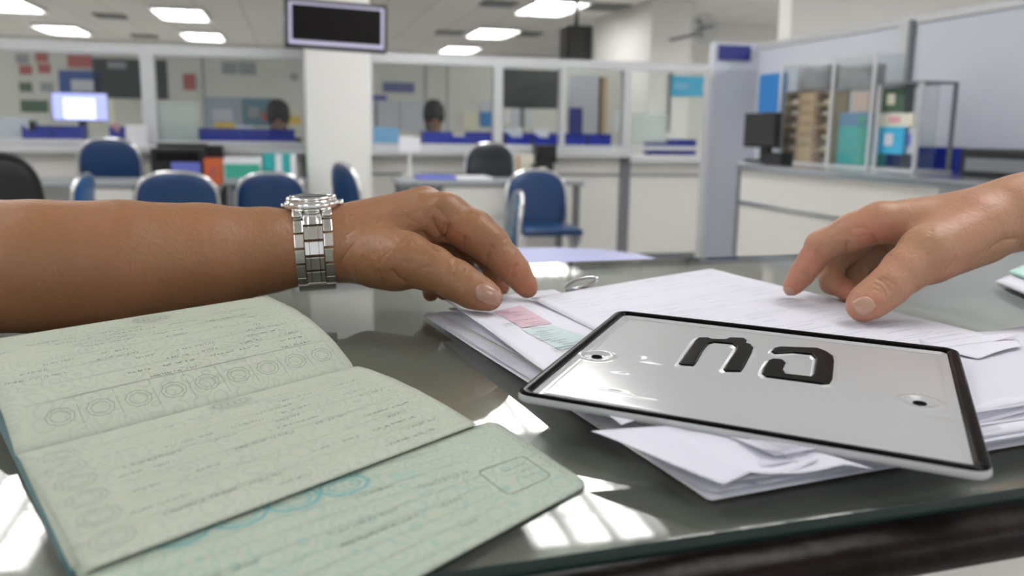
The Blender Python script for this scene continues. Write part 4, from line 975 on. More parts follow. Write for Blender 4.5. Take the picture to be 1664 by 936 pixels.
# creased loose ends at the right
for k, (a, b_, c_, d_, lb) in enumerate((((1560, 575), (1500, 560), (1655, 545), (1640, 541), 'narrow folded white sheet end sticking out above the plate corner'), ((1590, 583), (1520, 566), (1662, 562), (1655, 553), 'thin white sheet end just below the folded one at the plate corner'))):
    s_ = Sheet(PZ(*a, -.1190), PZ(*b_, -.1175), PZ(*c_, -.117), PZ(*d_, -.1155), lift=lambda a, b_: .001 * math.sin(3 * b_)); o = s_.mesh('paper_sheet', paper2, None, 8, 10, .0002); tag(o, lb, 'paper')
for k, (q, lb) in enumerate(((((960, 700), (1175, 775), (1100, 690), (1330, 745)), 'wavy white sheet bulging out under the front edge of the plate'), (((1010, 700), (1200, 760), (1200, 700), (1420, 752)), 'curled white sheet under the middle of the plate front edge'))):
    s_ = Sheet(*[PZ(x, y, -.1215 - .0002 * k) for x, y in q], lift=lambda a, b_, k=k: -.0030 * abs(math.sin(4.2 * b_ + 2 * a + k)) * a); o = s_.mesh('paper_sheet', paper, None, 16, 18, .0002); tag(o, lb, 'paper')
# paper fastener ring behind the pile
mt = M['chrome']; rp = []
for k in range(40):
    t = 2 * math.pi * k / 40; x = .0125 * math.copysign(abs(math.cos(t)) ** .8, math.cos(t)); y = .0042 * math.sin(t); rp.append(Vector((x, 0, y * .75)))
rc0 = PY(945, 460, .675); ax = (PY(978, 449, .665) - PY(915, 466, .685)).normalized(); az = ax.cross(Vector((0, 1, -.2))).normalized() * -1
if az.z < 0: az = -az
lp = [rc0 + ax * p.x * 1.15 + az * p.z for p in rp]
cl = empty('metal_clip', Vector((rc0.x, rc0.y, ZTAB)), 'small oval metal clip standing behind the documents near the index finger', 'clip')
MB().tube(lp + [lp[0]], .0015, 8, False).build('wire_loop', mt, cl, True)
MB().box(-.012, .012, -.006, .006, 0, rc0.z - .004 - ZTAB, .001).build('clamp_body', M['alud'], cl, world=False)
# white papers at the right edge of the desk
for k, (q, mm, lb) in enumerate((((((1618, 456), (1700, 492), (1664, 436), (1790, 462)), paper2, 'white folded paper lying on the glass at the right picture edge')), (((1640, 440), (1710, 468), (1680, 424), (1780, 448)), mat('mint_paper', (.45, .70, .62), .6), 'mint green paper lying on the white paper at the right edge'))):
    s_ = Sheet(*[PZ(x, y, H0 + .003 + .004 * k) for x, y in q], lift=lambda a, b_: .001 * math.sin(3 * a)); o = s_.mesh('folded_paper', mm, None, 8, 8, .002); tag(o, lb, 'paper')

# ------------------------------------------------------------------ the metal plate
FL = Vector((.0011, .39037, -.12218 + CAMZ)); E1 = Vector((.17392, -.08818, -.00065)); E2 = Vector((.06614, .16194, .00698)); NP = E1.cross(E2).normalized()
PW, PH = .195, .175
def PP(x, y, z): return FL + E1 * (x / PW) + E2 * (y / PH) + NP * z      # x,y in metres on the plate
pl = empty('licence_plate', PP(PW / 2, PH / 2, 0), 'white metal licence plate with black rim and two embossed characters, resting on papers', 'licence plate')
def rring(inset, z, r, n=8):
    pts = []
    for (cx, cy, a0) in ((PW - inset - r, PH - inset - r, 0), (inset + r, PH - inset - r, 90), (inset + r, inset + r, 180), (PW - inset - r, inset + r, 270)):
        for k in range(n + 1): a = math.radians(a0 + 90 * k / n); pts.append(PP(cx + r * math.cos(a), cy + r * math.sin(a), z))
    return pts
def loft(rings, name, m, close=False):
    vs = [p for r_ in rings for p in r_]; n = len(rings[0]); f = []
    for i in range(len(rings) - 1):
        for k in range(n): f.append((i * n + k, i * n + (k + 1) % n, (i + 1) * n + (k + 1) % n, (i + 1) * n + k))
    if close: f.append(tuple(range((len(rings) - 1) * n, len(rings) * n)))
    o = linkmesh(name, vs, f, m, None, True); adopt(o, pl); return o
pwhite = mat('plate_white', (.40, .405, .42), .13, spec=.5, var=.01, bump=.012, bscale=9); pblack = mat('plate_black', (.003, .003, .003), .22, spec=.04)
loft([rring(.0006, .0, .0075), rring(.0, .0008, .008), rring(.0001, .0022, .008), rring(.0006, .0034, .0076)], 'rim_side', pwhite)
loft([rring(.0006, .0034, .0076), rring(.0012, .0041, .0072), rring(.0026, .0045, .0060), rring(.0042, .0044, .0048), rring(.0056, .0037, .0038), rring(.0066, .0026, .0032)], 'rim_band', pblack)
loft([rring(.0006, .0, .0075), rring(.003, -.0002, .006)], 'underside', M['alu'], True)
def plc(px, py, z=.0026):              # pixel to plate coordinates
    d = ray(px, py); q = FL + NP * z; t = (q - O).dot(NP) / d.dot(NP); p = O + d * t - q
    A = np.array([[E1.dot(E1), E1.dot(E2)], [E1.dot(E2), E2.dot(E2)]]); s_ = np.linalg.solve(A, [p.dot(E1), p.dot(E2)]); return s_[0] * PW, s_[1] * PH
holes = [plc(970, 577), plc(1495, 652)]; HR = .0030
nx, ny = 300, 270; x0, x1, y0, y1 = .0060, PW - .0060, .0060, PH - .0060
gx = np.linspace(x0, x1, nx); gy = np.linspace(y0, y1, ny); X_, Y_ = np.meshgrid(gx, gy, indexing='ij')
Z_ = np.full(X_.shape, .0022)
ed = np.minimum(np.minimum(X_ - x0, x1 - X_), np.minimum(Y_ - y0, y1 - Y_)); Z_ += .0006 * np.exp(-(ed / .0012) ** 2) - .0004 * np.exp(-((ed - .004) / .0015) ** 2)
for hx, hy in holes:
    r_ = np.hypot(X_ - hx, Y_ - hy); Z_ -= .0008 * np.exp(-((r_ - .0035) / .0022) ** 2); Z_ += .0005 * np.exp(-((r_ - .0085) / .0014) ** 2)
for (px, py, sx, sy, am) in ((1000, 634, .004, .0016, -.00035), (1020, 640, .012, .001, .00015), (1010, 604, .003, .001, .0003), (1060, 588, .008, .0016, .00012), (1045, 580, .002, .002, -.0002), (1530, 675, .006, .003, -.0003), (1550, 760, .010, .008, .0003)):
    cx, cy = plc(px, py); Z_ += am * np.exp(-((X_ - cx) / sx) ** 2 - ((Y_ - cy) / sy) ** 2)
# embossed glyph outlines
g1 = [(820 + x / 3.119, 500 + y / 3.119) for x, y in ((880, 283), (960, 168), (978, 153), (1032, 152), (1052, 160), (1120, 161), (1136, 152), (1216, 155), (1228, 166), (1222, 179), (1250, 186), (1262, 202), (1252, 232), (1216, 300), (1198, 326), (1118, 324), (1106, 312), (1120, 290), (1166, 222), (1172, 200), (1152, 186), (1062, 178), (1034, 186), (1008, 218), (972, 282), (958, 296), (892, 291))]
g2 = [(1200 + x / 2.25, 520 + y / 2.25) for x, y in ((118, 116), (128, 103), (152, 98), (290, 103), (322, 115), (348, 133), (351, 150), (345, 215), (333, 234), (305, 236), (100, 209), (84, 196), (88, 178), (108, 148), (124, 142), (162, 145), (174, 156), (163, 180), (175, 198), (264, 208), (273, 196), (281, 142), (266, 128), (200, 121), (132, 124))]
polys = [np.array([plc(*p, .0030) for p in g]) for g in (g1, g2)]
def polysdf(P, X, Y):
    d = np.full(X.shape, 1e9); ins = np.zeros(X.shape, bool); n = len(P)
    for i in range(n):
        a, b_ = P[i], P[(i + 1) % n]; ex, ey = b_ - a; wx, wy = X - a[0], Y - a[1]; t = np.clip((wx * ex + wy * ey) / (ex * ex + ey * ey), 0, 1)
        d = np.minimum(d, np.hypot(wx - ex * t, wy - ey * t)); c1 = (a[1] <= Y) != (b_[1] <= Y)
        with np.errstate(divide='ignore', invalid='ignore'): xi = a[0] + (Y - a[1]) / (ey if ey else 1e-12) * ex
        ins ^= c1 & (X < xi)
    return np.where(ins, -d, d)
for P in polys:
    s_ = polysdf(P, X_, Y_); Z_ += .0006 / (1 + np.exp(np.clip((s_ - .0010) / .00025, -40, 40)))
keep = np.ones(X_.shape, bool)
for hx, hy in holes:
    r_ = np.hypot(X_ - hx, Y_ - hy); near = (r_ < HR + .0006) & (r_ >= HR - .0003); sc_ = HR / np.where(r_ == 0, 1, r_)
    X_ = np.where(near, hx + (X_ - hx) * sc_, X_); Y_ = np.where(near, hy + (Y_ - hy) * sc_, Y_); keep &= ~(r_ < HR - .0003)
idx = -np.ones(X_.shape, int); idx[keep] = np.arange(keep.sum())
Pn = np.array(FL)[None, None] + X_[..., None] / PW * np.array(E1) + Y_[..., None] / PH * np.array(E2) + Z_[..., None] * np.array(NP)
V = Pn[keep]; q = np.stack([idx[:-1, :-1], idx[1:, :-1], idx[1:, 1:], idx[:-1, 1:]], -1).reshape(-1, 4); q = q[(q >= 0).all(1)]
pan = linkmesh('face', V.tolist(), q.tolist(), pwhite, None, True); adopt(pan, pl)
for (hx, hy) in holes:
    n = 32; vs = [PP(hx + HR * math.cos(2 * math.pi * k / n), hy + HR * math.sin(2 * math.pi * k / n), z) for z in (.0018, .0002) for k in range(n)]
    o = linkmesh('hole_rim', vs + [PP(hx, hy, .0002)], [(k, (k + 1) % n, n + (k + 1) % n, n + k) for k in range(n)] + [(n + k, n + (k + 1) % n, 2 * n) for k in range(n)], M['black'], None, False); adopt(o, pl)
for gi, P in enumerate(polys):         # raised black characters
    mnx, mny = P.min(0) - .001; mxx, mxy = P.max(0) + .001; h = .00035
    gx = np.arange(mnx, mxx, h); gy = np.arange(mny, mxy, h); GX, GY = np.meshgrid(gx, gy, indexing='ij'); s_ = polysdf(P, GX, GY)
    # pull boundary vertices onto the outline
    gxd, gyd = np.gradient(s_, h); nn = np.hypot(gxd, gyd) + 1e-9; nb = (s_ > 0) & (s_ < h * 1.3); GX2 = np.where(nb, GX - gxd / nn * s_, GX); GY2 = np.where(nb, GY - gyd / nn * s_, GY)
    ZZ = np.where(s_ > 0, .0024, .0024 + .0012 * np.sqrt(np.clip(1 - (1 - np.clip(-s_ / .0012, 0, 1)) ** 2, 0, 1)))
    kp = s_ < h * 1.3; idx = -np.ones(GX.shape, int); idx[kp] = np.arange(kp.sum())
    PV = (np.array(FL) + GX2[..., None] / PW * np.array(E1) + GY2[..., None] / PH * np.array(E2) + ZZ[..., None] * np.array(NP))[kp]
    q = np.stack([idx[:-1, :-1], idx[1:, :-1], idx[1:, 1:], idx[:-1, 1:]], -1).reshape(-1, 4); q = q[(q >= 0).all(1)]
    o = linkmesh('embossed_character', PV.tolist(), q.tolist(), pblack, None, True); adopt(o, pl)
# ------------------------------------------------------------------ arms and hands
def skin(name, base, red, dark):
    m = bpy.data.materials.new(name); m.use_nodes = True; nt = m.node_tree; b = nt.nodes['Principled BSDF']; N = nt.nodes.new; Lk = nt.links.new
    tc = N('ShaderNodeTexCoord')
    n1 = N('ShaderNodeTexNoise'); n1.inputs['Scale'].default_value = 22; n1.inputs['Detail'].default_value = 5; Lk(tc.outputs['Object'], n1.inputs['Vector'])
    mx = N('ShaderNodeMix'); mx.data_type = 'RGBA'; mx.inputs[6].default_value = (*base, 1); mx.inputs[7].default_value = (*red, 1)
    mr = N('ShaderNodeMapRange'); mr.inputs[1].default_value = .35; mr.inputs[2].default_value = .7; Lk(n1.outputs['Fac'], mr.inputs[0]); Lk(mr.outputs[0], mx.inputs[0])
    at = N('ShaderNodeAttribute'); at.attribute_name = 'tip'
    m2 = N('ShaderNodeMix'); m2.data_type = 'RGBA'; m2.inputs[7].default_value = (min(1, red[0] * 1.25), red[1] * .98, red[2] * 1.05, 1); mt = N('ShaderNodeMath'); mt.operation = 'MULTIPLY'; mt.inputs[1].default_value = .7; Lk(at.outputs['Fac'], mt.inputs[0]); Lk(mt.outputs[0], m2.inputs[0]); Lk(mx.outputs[2], m2.inputs[6])
    n3 = N('ShaderNodeTexNoise'); n3.inputs['Scale'].default_value = 320; n3.inputs['Detail'].default_value = 2; Lk(tc.outputs['Object'], n3.inputs['Vector'])
    m3 = N('ShaderNodeMix'); m3.data_type = 'RGBA'; m3.blend_type = 'MULTIPLY'; m3.inputs[7].default_value = (.86, .84, .82, 1); Lk(n3.outputs['Fac'], m3.inputs[0]); Lk(m2.outputs[2], m3.inputs[6]); Lk(m3.outputs[2], b.inputs['Base Color'])
    b.inputs['Roughness'].default_value = .46; b.inputs['Specular IOR Level'].default_value = .42
    b.inputs['Subsurface Weight'].default_value = .12; b.inputs['Subsurface Radius'].default_value = (1, .35, .2); b.inputs['Subsurface Scale'].default_value = .003
    vo = N('ShaderNodeTexVoronoi'); vo.inputs['Scale'].default_value = 620; Lk(tc.outputs['Object'], vo.inputs['Vector'])
    b1 = N('ShaderNodeBump'); b1.inputs['Strength'].default_value = .22; b1.inputs['Distance'].default_value = .0004; Lk(vo.outputs['Distance'], b1.inputs['Height'])
    n4 = N('ShaderNodeTexNoise'); n4.inputs['Scale'].default_value = 130; n4.inputs['Detail'].default_value = 3; n4.inputs['Distortion'].default_value = 1.0; Lk(tc.outputs['Object'], n4.inputs['Vector'])
    b2 = N('ShaderNodeBump'); b2.inputs['Strength'].default_value = .5; b2.inputs['Distance'].default_value = .0012; Lk(n4.outputs['Fac'], b2.inputs['Height']); Lk(b1.outputs[0], b2.inputs['Normal']); Lk(b2.outputs[0], b.inputs['Normal'])
    return m
skinL = skin('tan_skin', (.275, .132, .060), (.31, .140, .068), None)
skinR = skin('fair_skin', (.40, .225, .130), (.44, .215, .140), None)
nailL = mat('nail_tan', (.35, .19, .13), .3, coat=.3, var=.05); nailR = mat('nail_fair', (.44, .26, .185), .3, coat=.4, var=.05)
def J(px, py, d, r): p = PY(px, py, d); return tuple(p), r * d / FPX
def chain(js, k=.006, flat=None, w=None):
    out = []
    for a, b_ in zip(js, js[1:]):
        (pa, ra), (pb, rb) = J(*a), J(*b_); t = (pa, pb, ra, rb, k)
        if flat is not None: t = t + (flat, w)
        out.append(t)
    return out
def shape(o, creases, tips, bumps=()):
    """creases: (pixel polyline, depth, width) pressed into the surface seen at those pixels; bumps: (px,py,radius,height)"""
    me = o.data; n = len(me.vertices); co = np.zeros(n * 3, np.float32); me.vertices.foreach_get('co', co); co = co.reshape(-1, 3)
    no = np.zeros(n * 3, np.float32); me.vertices.foreach_get('normal', no); no = no.reshape(-1, 3).copy()
    off = np.array(o.matrix_parent_inverse.translation) + np.array(o.parent.location) if o.parent else 0
    bv = BVHTree.FromPolygons([tuple(v) for v in co], [tuple(p.vertices) for p in me.polygons])
    def hit(px, py):
        h_ = bv.ray_cast(O, ray(px, py).normalized()); return None if h_[0] is None else np.array(h_[0])
    disp = np.zeros(n, np.float32)
    for pts, dep, wd in creases:
        P = []
        for a, b_ in zip(pts, pts[1:]):
            for t in (0, .25, .5, .75):
                h_ = hit(a[0] + (b_[0] - a[0]) * t, a[1] + (b_[1] - a[1]) * t)
                if h_ is not None: P.append(h_)
        h_ = hit(*pts[-1]); 
        if h_ is not None: P.append(h_)
        m_ = len(P)
        if m_ < 2: continue
        lo = np.min(P, 0) - 4 * wd; hi = np.max(P, 0) + 4 * wd; sel = np.where(((co > lo) & (co < hi)).all(1))[0]
        best = np.full(len(sel), 1e9); tt = np.zeros(len(sel))
        for i in range(m_ - 1):
            a, b_ = P[i], P[i + 1]; e = b_ - a
            if np.linalg.norm(e) > .012: continue
            q = co[sel] - a; t = np.clip(q @ e / (e @ e + 1e-12), 0, 1); d = np.linalg.norm(q - t[:, None] * e, axis=1)
            u = d < best; best[u] = d[u]; tt[u] = (i + t[u]) / (m_ - 1)
        taper = np.clip(np.minimum(tt, 1 - tt) * 5, 0, 1)
        dep *= 1.9
        disp[sel] -= dep * taper * np.exp(-(best / wd) ** 2) + .25 * dep * taper * np.exp(-((best - 2 * wd) / wd) ** 2)
    for px, py, r, hgt in bumps:
        h_ = hit(px, py)
        if h_ is None: continue
        d = np.linalg.norm(co - h_, axis=1); disp += hgt * np.exp(-(d / r) ** 2)
    co2 = co + no * disp[:, None]; me.vertices.foreach_set('co', co2.astype(np.float32).ravel())
    tip = np.zeros(n, np.float32)
    for px, py, r in tips:
        h_ = hit(px, py)
        if h_ is None: continue
        tip = np.maximum(tip, np.exp(-(np.linalg.norm(co - h_, axis=1) / r) ** 2))
    at = me.attributes.new('tip', 'FLOAT', 'POINT'); at.data.foreach_set('value', tip.astype(np.float32)); me.update()
def nail(o, quadpx, m, nm='fingernail', na=10, nb=12, lift=.0005, parent=None):
    me = o.data; bv = BVHTree.FromPolygons([v.co[:] for v in me.vertices], [tuple(p.vertices) for p in me.polygons])
    vs = []; ok = {}
    for j in range(nb + 1):
        for i in range(na + 1):
            a, b_ = i / na * 2 - 1, j / nb * 2 - 1
            # squircle outline
            a2, b2 = a * math.sqrt(max(0, 1 - b_ * b_ * .38)), b_ * math.sqrt(max(0, 1 - a * a * .38)); u, v_ = (a2 + 1) / 2, (b2 + 1) / 2
            c = quadpx; px = (c[0][0] * (1 - u) + c[1][0] * u) * (1 - v_) + (c[3][0] * (1 - u) + c[2][0] * u) * v_; py = (c[0][1] * (1 - u) + c[1][1] * u) * (1 - v_) + (c[3][1] * (1 - u) + c[2][1] * u) * v_
            h_ = bv.ray_cast(O, ray(px, py).normalized())
            if h_[0] is None: continue
            e = lift * (1 - .75 * max(abs(a), abs(b_)) ** 4); ok[(i, j)] = len(vs); vs.append(Vector(h_[0]) + h_[1] * e)
    f = [(ok[i, j], ok[i + 1, j], ok[i + 1, j + 1], ok[i, j + 1]) for i in range(na) for j in range(nb) if all(k in ok for k in ((i, j), (i + 1, j), (i + 1, j + 1), (i, j + 1)))]
    q = linkmesh(nm, vs, f, m, None, True); sm = q.modifiers.new('thickness', 'SOLIDIFY'); sm.thickness = .0006; sm.offset = -1; adopt(q, parent); return q

# --- left forearm and hand, palm down, thumb toward the camera
pL = empty('person', PY(-40, 545, .575), 'tan forearm and hand reaching in from the left, wearing the steel wristwatch', 'person')
arm = chain([(-330, 436, .55, 112), (-120, 434, .56, 112), (60, 433, .575, 106), (200, 429, .592, 102), (330, 418, .615, 86), (430, 407, .632, 68), (505, 402, .645, 59)], .004)
hand = chain([(505, 402, .645, 59), (550, 399, .645, 60)], .004) + [
    (*[J(590, 380, .650, 55)[0], J(722, 352, .640, 40)[0]], J(550, 388, .65, 47)[1], J(722, 352, .64, 38)[1], .010),
    (*[J(580, 375, .662, 50)[0], J(688, 338, .658, 34)[0]], J(545, 378, .66, 44)[1], J(688, 338, .658, 33)[1], .010),
    (*[J(580, 385, .672, 44)[0], J(676, 352, .674, 32)[0]], J(545, 385, .67, 42)[1], J(676, 352, .674, 32)[1], .010),
    (*[J(580, 400, .675, 40)[0], J(660, 382, .688, 30)[0]], J(545, 400, .675, 38)[1], J(660, 382, .688, 28)[1], .010),
    (*[J(597, 414, .632, 40)[0], J(640, 425, .605, 44)[0]], J(560, 412, .628, 45)[1], J(640, 425, .605, 46)[1], .012),
    (*[J(600, 425, .66, 40)[0], J(670, 420, .67, 30)[0]], J(600, 425, .66, 38)[1], J(670, 420, .67, 28)[1], .012)]
G = [(.007, chain([(722, 350, .640, 34), (770, 377, .634, 35), (797, 398, .630, 31), (822, 424, .626, 26), (838, 442, .624, 24), (853, 462, .622, 18), (858, 469, .622, 15)], .004)),
     (.007, chain([(692, 338, .658, 31), (748, 368, .665, 29), (785, 402, .662, 25), (806, 440, .655, 19), (813, 466, .650, 15)], .004)),
     (.007, chain([(680, 352, .674, 29), (722, 392, .678, 27), (752, 418, .674, 24), (742, 452, .664, 20), (722, 473, .655, 15)], .004)),
     (.007, chain([(662, 382, .688, 25), (690, 422, .688, 22), (704, 448, .68, 19), (700, 476, .670, 14)], .004)),
     (.010, chain([(610, 420, .618, 44), (662, 422, .597, 42), (700, 436, .590, 36), (742, 456, .580, 31), (768, 472, .574, 28), (788, 480, .571, 22), (797, 484, .570, 19)], .006))]
hL = sdf_object('body', arm + hand, .0008, skinL, pL, G)

crL = [
 ([(745, 411), (738, 425), (734, 441), (737, 455)], .0007, .0009), ([(757, 432), (750, 442), (744, 456), (745, 466)], .0006, .0009), ([(763, 437), (757, 447)], .0004, .0008),
 ([(548, 440), (556, 418), (566, 404), (580, 388)], .0006, .0012), ([(590, 470), (582, 452), (578, 436)], .0004, .001), ([(628, 470), (618, 452), (614, 436)], .0007, .0013), ([(662, 462), (645, 450), (636, 436)], .0008, .0013),
 ([(684, 372), (694, 388), (706, 402), (718, 412)], .0011, .0013), ([(700, 350), (706, 366), (716, 384), (722, 398)], .0008, .0011), ([(728, 360), (724, 380), (718, 400)], .0012, .0014), ([(756, 382), (752, 398), (748, 412)], .0012, .0015), ([(706, 332), (722, 350), (730, 362)], .0004, .001),
 ([(803, 398), (796, 404), (790, 416), (788, 424)], .0006, .0010), ([(842, 428), (836, 434), (832, 444), (826, 452)], .0007, .0010), ([(824, 386), (818, 392)], .0004, .0009),
 ([(812, 446), (806, 440)], .0003, .0009),
 ([(672, 376), (690, 380), (700, 392)], .0004, .0009), ([(655, 352), (668, 358), (684, 366)], .0003, .001), ([(640, 366), (655, 372), (668, 382)], .0003, .001), ([(620, 378), (640, 388), (652, 398)], .0003, .001),
]
random.seed(31)
for k in range(46):                    # fine skin folds on the back of the hand
    x, y = random.uniform(560, 690), random.uniform(350, 440); a = math.radians(-50 + random.uniform(-22, 22)); L = random.uniform(6, 18)
    crL.append(([(x, y), (x + L * math.cos(a) * .5, y + L * math.sin(a) * .5 + random.uniform(-1, 1)), (x + L * math.cos(a), y + L * math.sin(a))], .00022, .0007))
shape(hL, crL, [(860, 470, .013), (838, 440, .012), (797, 486, .010), (812, 465, .012), (738, 386, .010)], [(682, 318, .008, .0018), (720, 322, .007, .0014), (800, 375, .007, .0012), (640, 340, .004, .0003)])
nail(hL, [(777, 456), (816, 476), (817, 500), (768, 487)], nailL, parent=hL)


# --- right hand, palm down, thumb toward the camera
pR = empty('person', PY(1700, 400, .60), 'fair-skinned hand reaching in from the right, fingertips on the printed document', 'person')
armR = chain([(2050, 225, .60, 84), (1850, 286, .60, 68), (1740, 318, .60, 58), (1650, 346, .60, 53), (1590, 365, .60, 54)], .012)
handR = [
    (J(1600, 360, .605, 48)[0], J(1432, 362, .612, 32)[0], J(1600, 360, .605, 48)[1], J(1432, 362, .612, 31)[1], .010),
    (J(1600, 352, .618, 46)[0], J(1425, 360, .630, 30)[0], J(1600, 352, .618, 42)[1], J(1425, 360, .63, 28)[1], .010),
    (J(1600, 358, .628, 42)[0], J(1440, 374, .645, 30)[0], J(1600, 358, .628, 40)[1], J(1440, 374, .645, 28)[1], .010),
    (J(1600, 372, .632, 40)[0], J(1465, 395, .656, 26)[0], J(1600, 372, .632, 36)[1], J(1465, 395, .656, 24)[1], .010),
    (J(1590, 378, .588, 48)[0], J(1520, 408, .575, 44)[0], J(1590, 378, .588, 50)[1], J(1520, 408, .575, 44)[1], .012),
    (J(1580, 395, .62, 40)[0], J(1500, 410, .63, 30)[0], J(1580, 395, .62, 36)[1], J(1500, 410, .63, 28)[1], .012)]
GR = [(.007, chain([(1432, 360, .612, 30), (1385, 377, .616, 29), (1335, 400, .622, 25), (1318, 425, .628, 21), (1303, 446, .632, 19), (1291, 462, .636, 15), (1286, 468, .637, 12)], .004)),
      (.007, chain([(1428, 362, .630, 27), (1385, 395, .642, 25), (1350, 430, .648, 21), (1352, 458, .640, 19), (1380, 474, .628, 16), (1392, 478, .622, 14)], .004)),
      (.007, chain([(1440, 376, .645, 26), (1408, 412, .655, 23), (1385, 440, .655, 20), (1395, 464, .645, 17), (1412, 470, .64, 14)], .004)),
      (.007, chain([(1465, 395, .656, 23), (1435, 425, .662, 19), (1420, 448, .66, 16), (1430, 462, .65, 13)], .004)),
      (.010, chain([(1560, 392, .59, 44), (1503, 416, .573, 42), (1470, 440, .567, 35), (1443, 466, .560, 31), (1420, 484, .557, 29), (1405, 494, .556, 25), (1400, 498, .556, 22)], .006))]
hR = sdf_object('body', armR + handR, .0008, skinR, pR, GR)
crR = [
 ([(1422, 452), (1434, 456), (1444, 466), (1446, 478)], .0007, .0009), ([(1418, 460), (1430, 464), (1438, 474), (1440, 486)], .0006, .0009), ([(1416, 468), (1428, 472), (1434, 482)], .0005, .0009), ([(1432, 450), (1446, 455), (1456, 466)], .0005, .0009),
 ([(1415, 376), (1424, 394), (1440, 408), (1452, 420)], .0010, .0012), ([(1378, 390), (1376, 402), (1380, 414)], .0008, .0011), ([(1326, 404), (1334, 412), (1340, 422)], .0007, .0010), ([(1300, 440), (1310, 446), (1318, 452)], .0006, .0010),
 ([(1536, 444), (1550, 428), (1556, 412)], .0007, .0013), ([(1508, 452), (1518, 438), (1522, 424)], .0004, .0010), ([(1598, 422), (1614, 402), (1632, 390), (1660, 388)], .0009, .0015), ([(1580, 430), (1596, 414), (1610, 396)], .0004, .0011), ([(1570, 436), (1582, 420), (1590, 408)], .0004, .001),
 ([(1382, 372), (1400, 370), (1414, 374)], .0005, .0010), ([(1378, 384), (1396, 386), (1412, 382)], .0004, .0010),
]
random.seed(77)
for k in range(26):
    x, y = random.uniform(1450, 1560), random.uniform(370, 430); a = math.radians(-55 + random.uniform(-20, 20)); L = random.uniform(6, 14)
    crR.append(([(x, y), (x + L * math.cos(a), y + L * math.sin(a))], .00015, .0007))
shape(hR, crR, [(1290, 465, .014), (1315, 425, .016), (1403, 500, .012), (1375, 475, .014), (1420, 385, .016)], [(1400, 342, .008, .0010), (1330, 385, .006, .0010)])
nail(hR, [(1381, 489), (1409, 480), (1427, 497), (1399, 518)], nailR, parent=hR)
nail(hR, [(1272, 466), (1292, 469), (1290, 480), (1271, 478)], nailR, parent=hR, lift=.0003)

# ------------------------------------------------------------------ the wristwatch
steel_w = mat('brushed_steel', (.62, .60, .56), .24, 1.0, var=.04, bump=.02, bscale=300); steel_p = mat('polished_steel', (.78, .77, .75), .12, 1.0)
wc = PY(512, 402, .645); axa = (PY(560, 399, .646) - PY(450, 406, .636)).normalized()
upv = (Vector((0.0, -.02, 1)) - axa * Vector((0.0, -.02, 1)).dot(axa)).normalized(); tilt = Matrix.Rotation(math.radians(-2), 3, (0, 1, 0)); sd = axa.cross(upv)   # side: away or toward camera
if sd.y > 0: sd = -sd
RZ, RY = 65.5 * .645 / FPX, 66.5 * .645 / FPX
ww = empty('wristwatch', wc + upv * RZ, 'steel wristwatch with link bracelet worn on the tan left wrist', 'wristwatch')
WF = Matrix((axa, sd, upv)).transposed()
def wframe(phi, out=0.0):              # phi from the top, toward the camera side
    p = wc + upv * ((RZ + out) * math.cos(phi)) + sd * ((RY + out) * math.sin(phi)); n = (upv * math.cos(phi) / RZ + sd * math.sin(phi) / RY).normalized(); t = axa.cross(n).normalized()
    return p, Matrix((axa, t, n)).transposed()
# arc-length table
phis = np.linspace(0, 2 * math.pi, 721); pts = np.array([(RY * math.sin(a), RZ * math.cos(a)) for a in phis]); s_ = np.concatenate([[0], np.cumsum(np.hypot(*np.diff(pts, axis=0).T))]); per = s_[-1]
def phat(s): return float(np.interp(s % per, s_, phis))
pitch = 23.3 * .645 / FPX; half = 30.0 * .645 / FPX; s0 = .0165; s1 = per - .0165
k = 0; s = s0
while s < s1 - pitch * .5:
    a = phat(s + pitch / 2); p, Fm = wframe(a, .0008)
    if 2.62 < a < 3.75:
        k += 1; s += pitch; continue
    for (x0, x1, ds, nm) in ((-half * .48, half * .48, 0, 'bracelet_link'),):
        m = MB(Fm, p)
        for xa, xb in ((-half * .48, -half * .24), (-half * .235, half * .235), (half * .24, half * .48)): m.box(xa, xb, -pitch * .46, pitch * .46, -.0012, .0014, .0005, 2)
        m.build('bracelet_link', steel_w if k % 2 else steel_p, ww)
    a2 = phat(s + pitch * 1.0); p2, F2 = wframe(a2, .0006)
    for xa, xb in ((-half, -half * .51), (half * .51, half)):
        MB(F2, p2).box(xa, xb, -pitch * .47, pitch * .47, -.0012, .0012, .0006, 2).build('bracelet_link', steel_w, ww)
    k += 1; s += pitch
m = MB()                               # folded clasp under the wrist
vs = []; f = []; nn = 16
for i in range(nn + 1):
    a = 2.42 + (3.95 - 2.42) * i / nn; p, Fm = wframe(a, .0012)
    for x, z in ((-half, 0), (-half * .96, .0012), (half * .96, .0012), (half, 0), (half, -.0016), (-half, -.0016)): vs.append(p + Fm @ Vector((x, 0, z)))
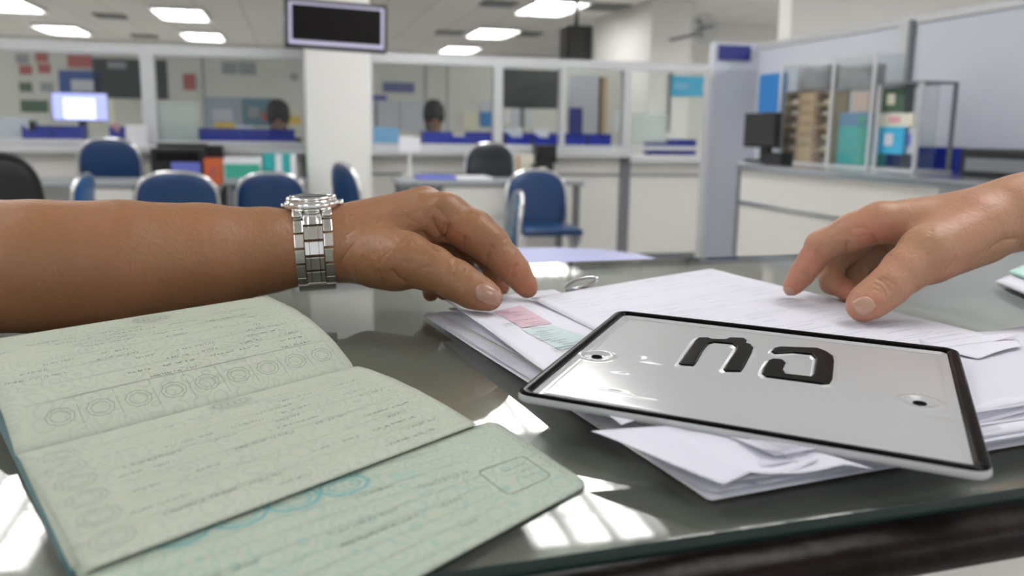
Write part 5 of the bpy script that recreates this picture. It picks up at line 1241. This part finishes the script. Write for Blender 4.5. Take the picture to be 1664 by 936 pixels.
for i in range(nn):
    for j in range(6): f.append((i * 6 + j, i * 6 + (j + 1) % 6, (i + 1) * 6 + (j + 1) % 6, (i + 1) * 6 + j))
f.append(tuple(range(6))); f.append(tuple(nn * 6 + j for j in range(6))[::-1])
adopt(linkmesh('clasp', vs, f, steel_w), ww)
cb = wc + upv * (RZ - .0012); R_ = 45.5 * .645 / FPX
MB(WF, cb).lathe([(R_ * .80, 0), (R_ * .93, .001), (R_ * .97, .003), (R_ * .96, .0055), (R_ * .86, .0075), (R_ * .84, .0085)], 48).build('case', steel_p, ww, True)
MB(WF, cb).lathe([(R_ * .85, .0072), (R_ * .90, .0078), (R_ * .86, .0096), (R_ * .76, .0102), (R_ * .75, .0092)], 48).build('bezel', steel_p, ww, True)
MB(WF, cb).lathe([(R_ * .75, .0090), (R_ * .74, .0102), (R_ * .4, .0107), (R_ * .05, .0108)], 48).build('crystal', mat('dial_crystal', (.05, .05, .06), .05, coat=1), ww, True)
def xbar(name, xa, xb, y0, y1, z0, z1, mm): MB(WF, cb).box(xa, xb, y0, y1, z0, z1, .001, 3).build(name, mm, ww, True)
for sg in (1, -1):                     # end links and lugs bridging case and bracelet
    for aa, zz, tk in ((.0215, .0026, .0046), (.0165, .0040, .0045)):
        ph = phat(aa - .006) if sg > 0 else -phat(aa - .006); p, Fm = wframe(ph, 0)
        MB(Fm, p).box(-half * .49, half * .49, -tk, tk, -.001, zz, .0011, 3).build('end_link', steel_p, ww, True)
    ph = phat(.0142) * sg; p, Fm = wframe(ph, 0)
    for xa, xb in ((-half * 1.04, -half * .5), (half * .5, half * 1.04)): MB(Fm, p).box(xa, xb, -.0078, .0074, -.001, .0042, .0012, 3).build('lug', steel_p, ww, True)
fx = Matrix((upv, sd, axa)).transposed()
MB(fx, cb + upv * .0035 + axa * (R_ * .97)).lathe([(.0018, -.001), (.0026, .0), (.0026, .0026), (.0020, .0030)], 16).build('crown', steel_p, ww, True)
MB(fx, cb + upv * .0035 - axa * (R_ * 1.0)).lathe([(.0012, .0015), (.0018, 0), (.0018, -.0012)], 12).build('pusher', steel_p, ww, True)
S.view_layers[0].update()
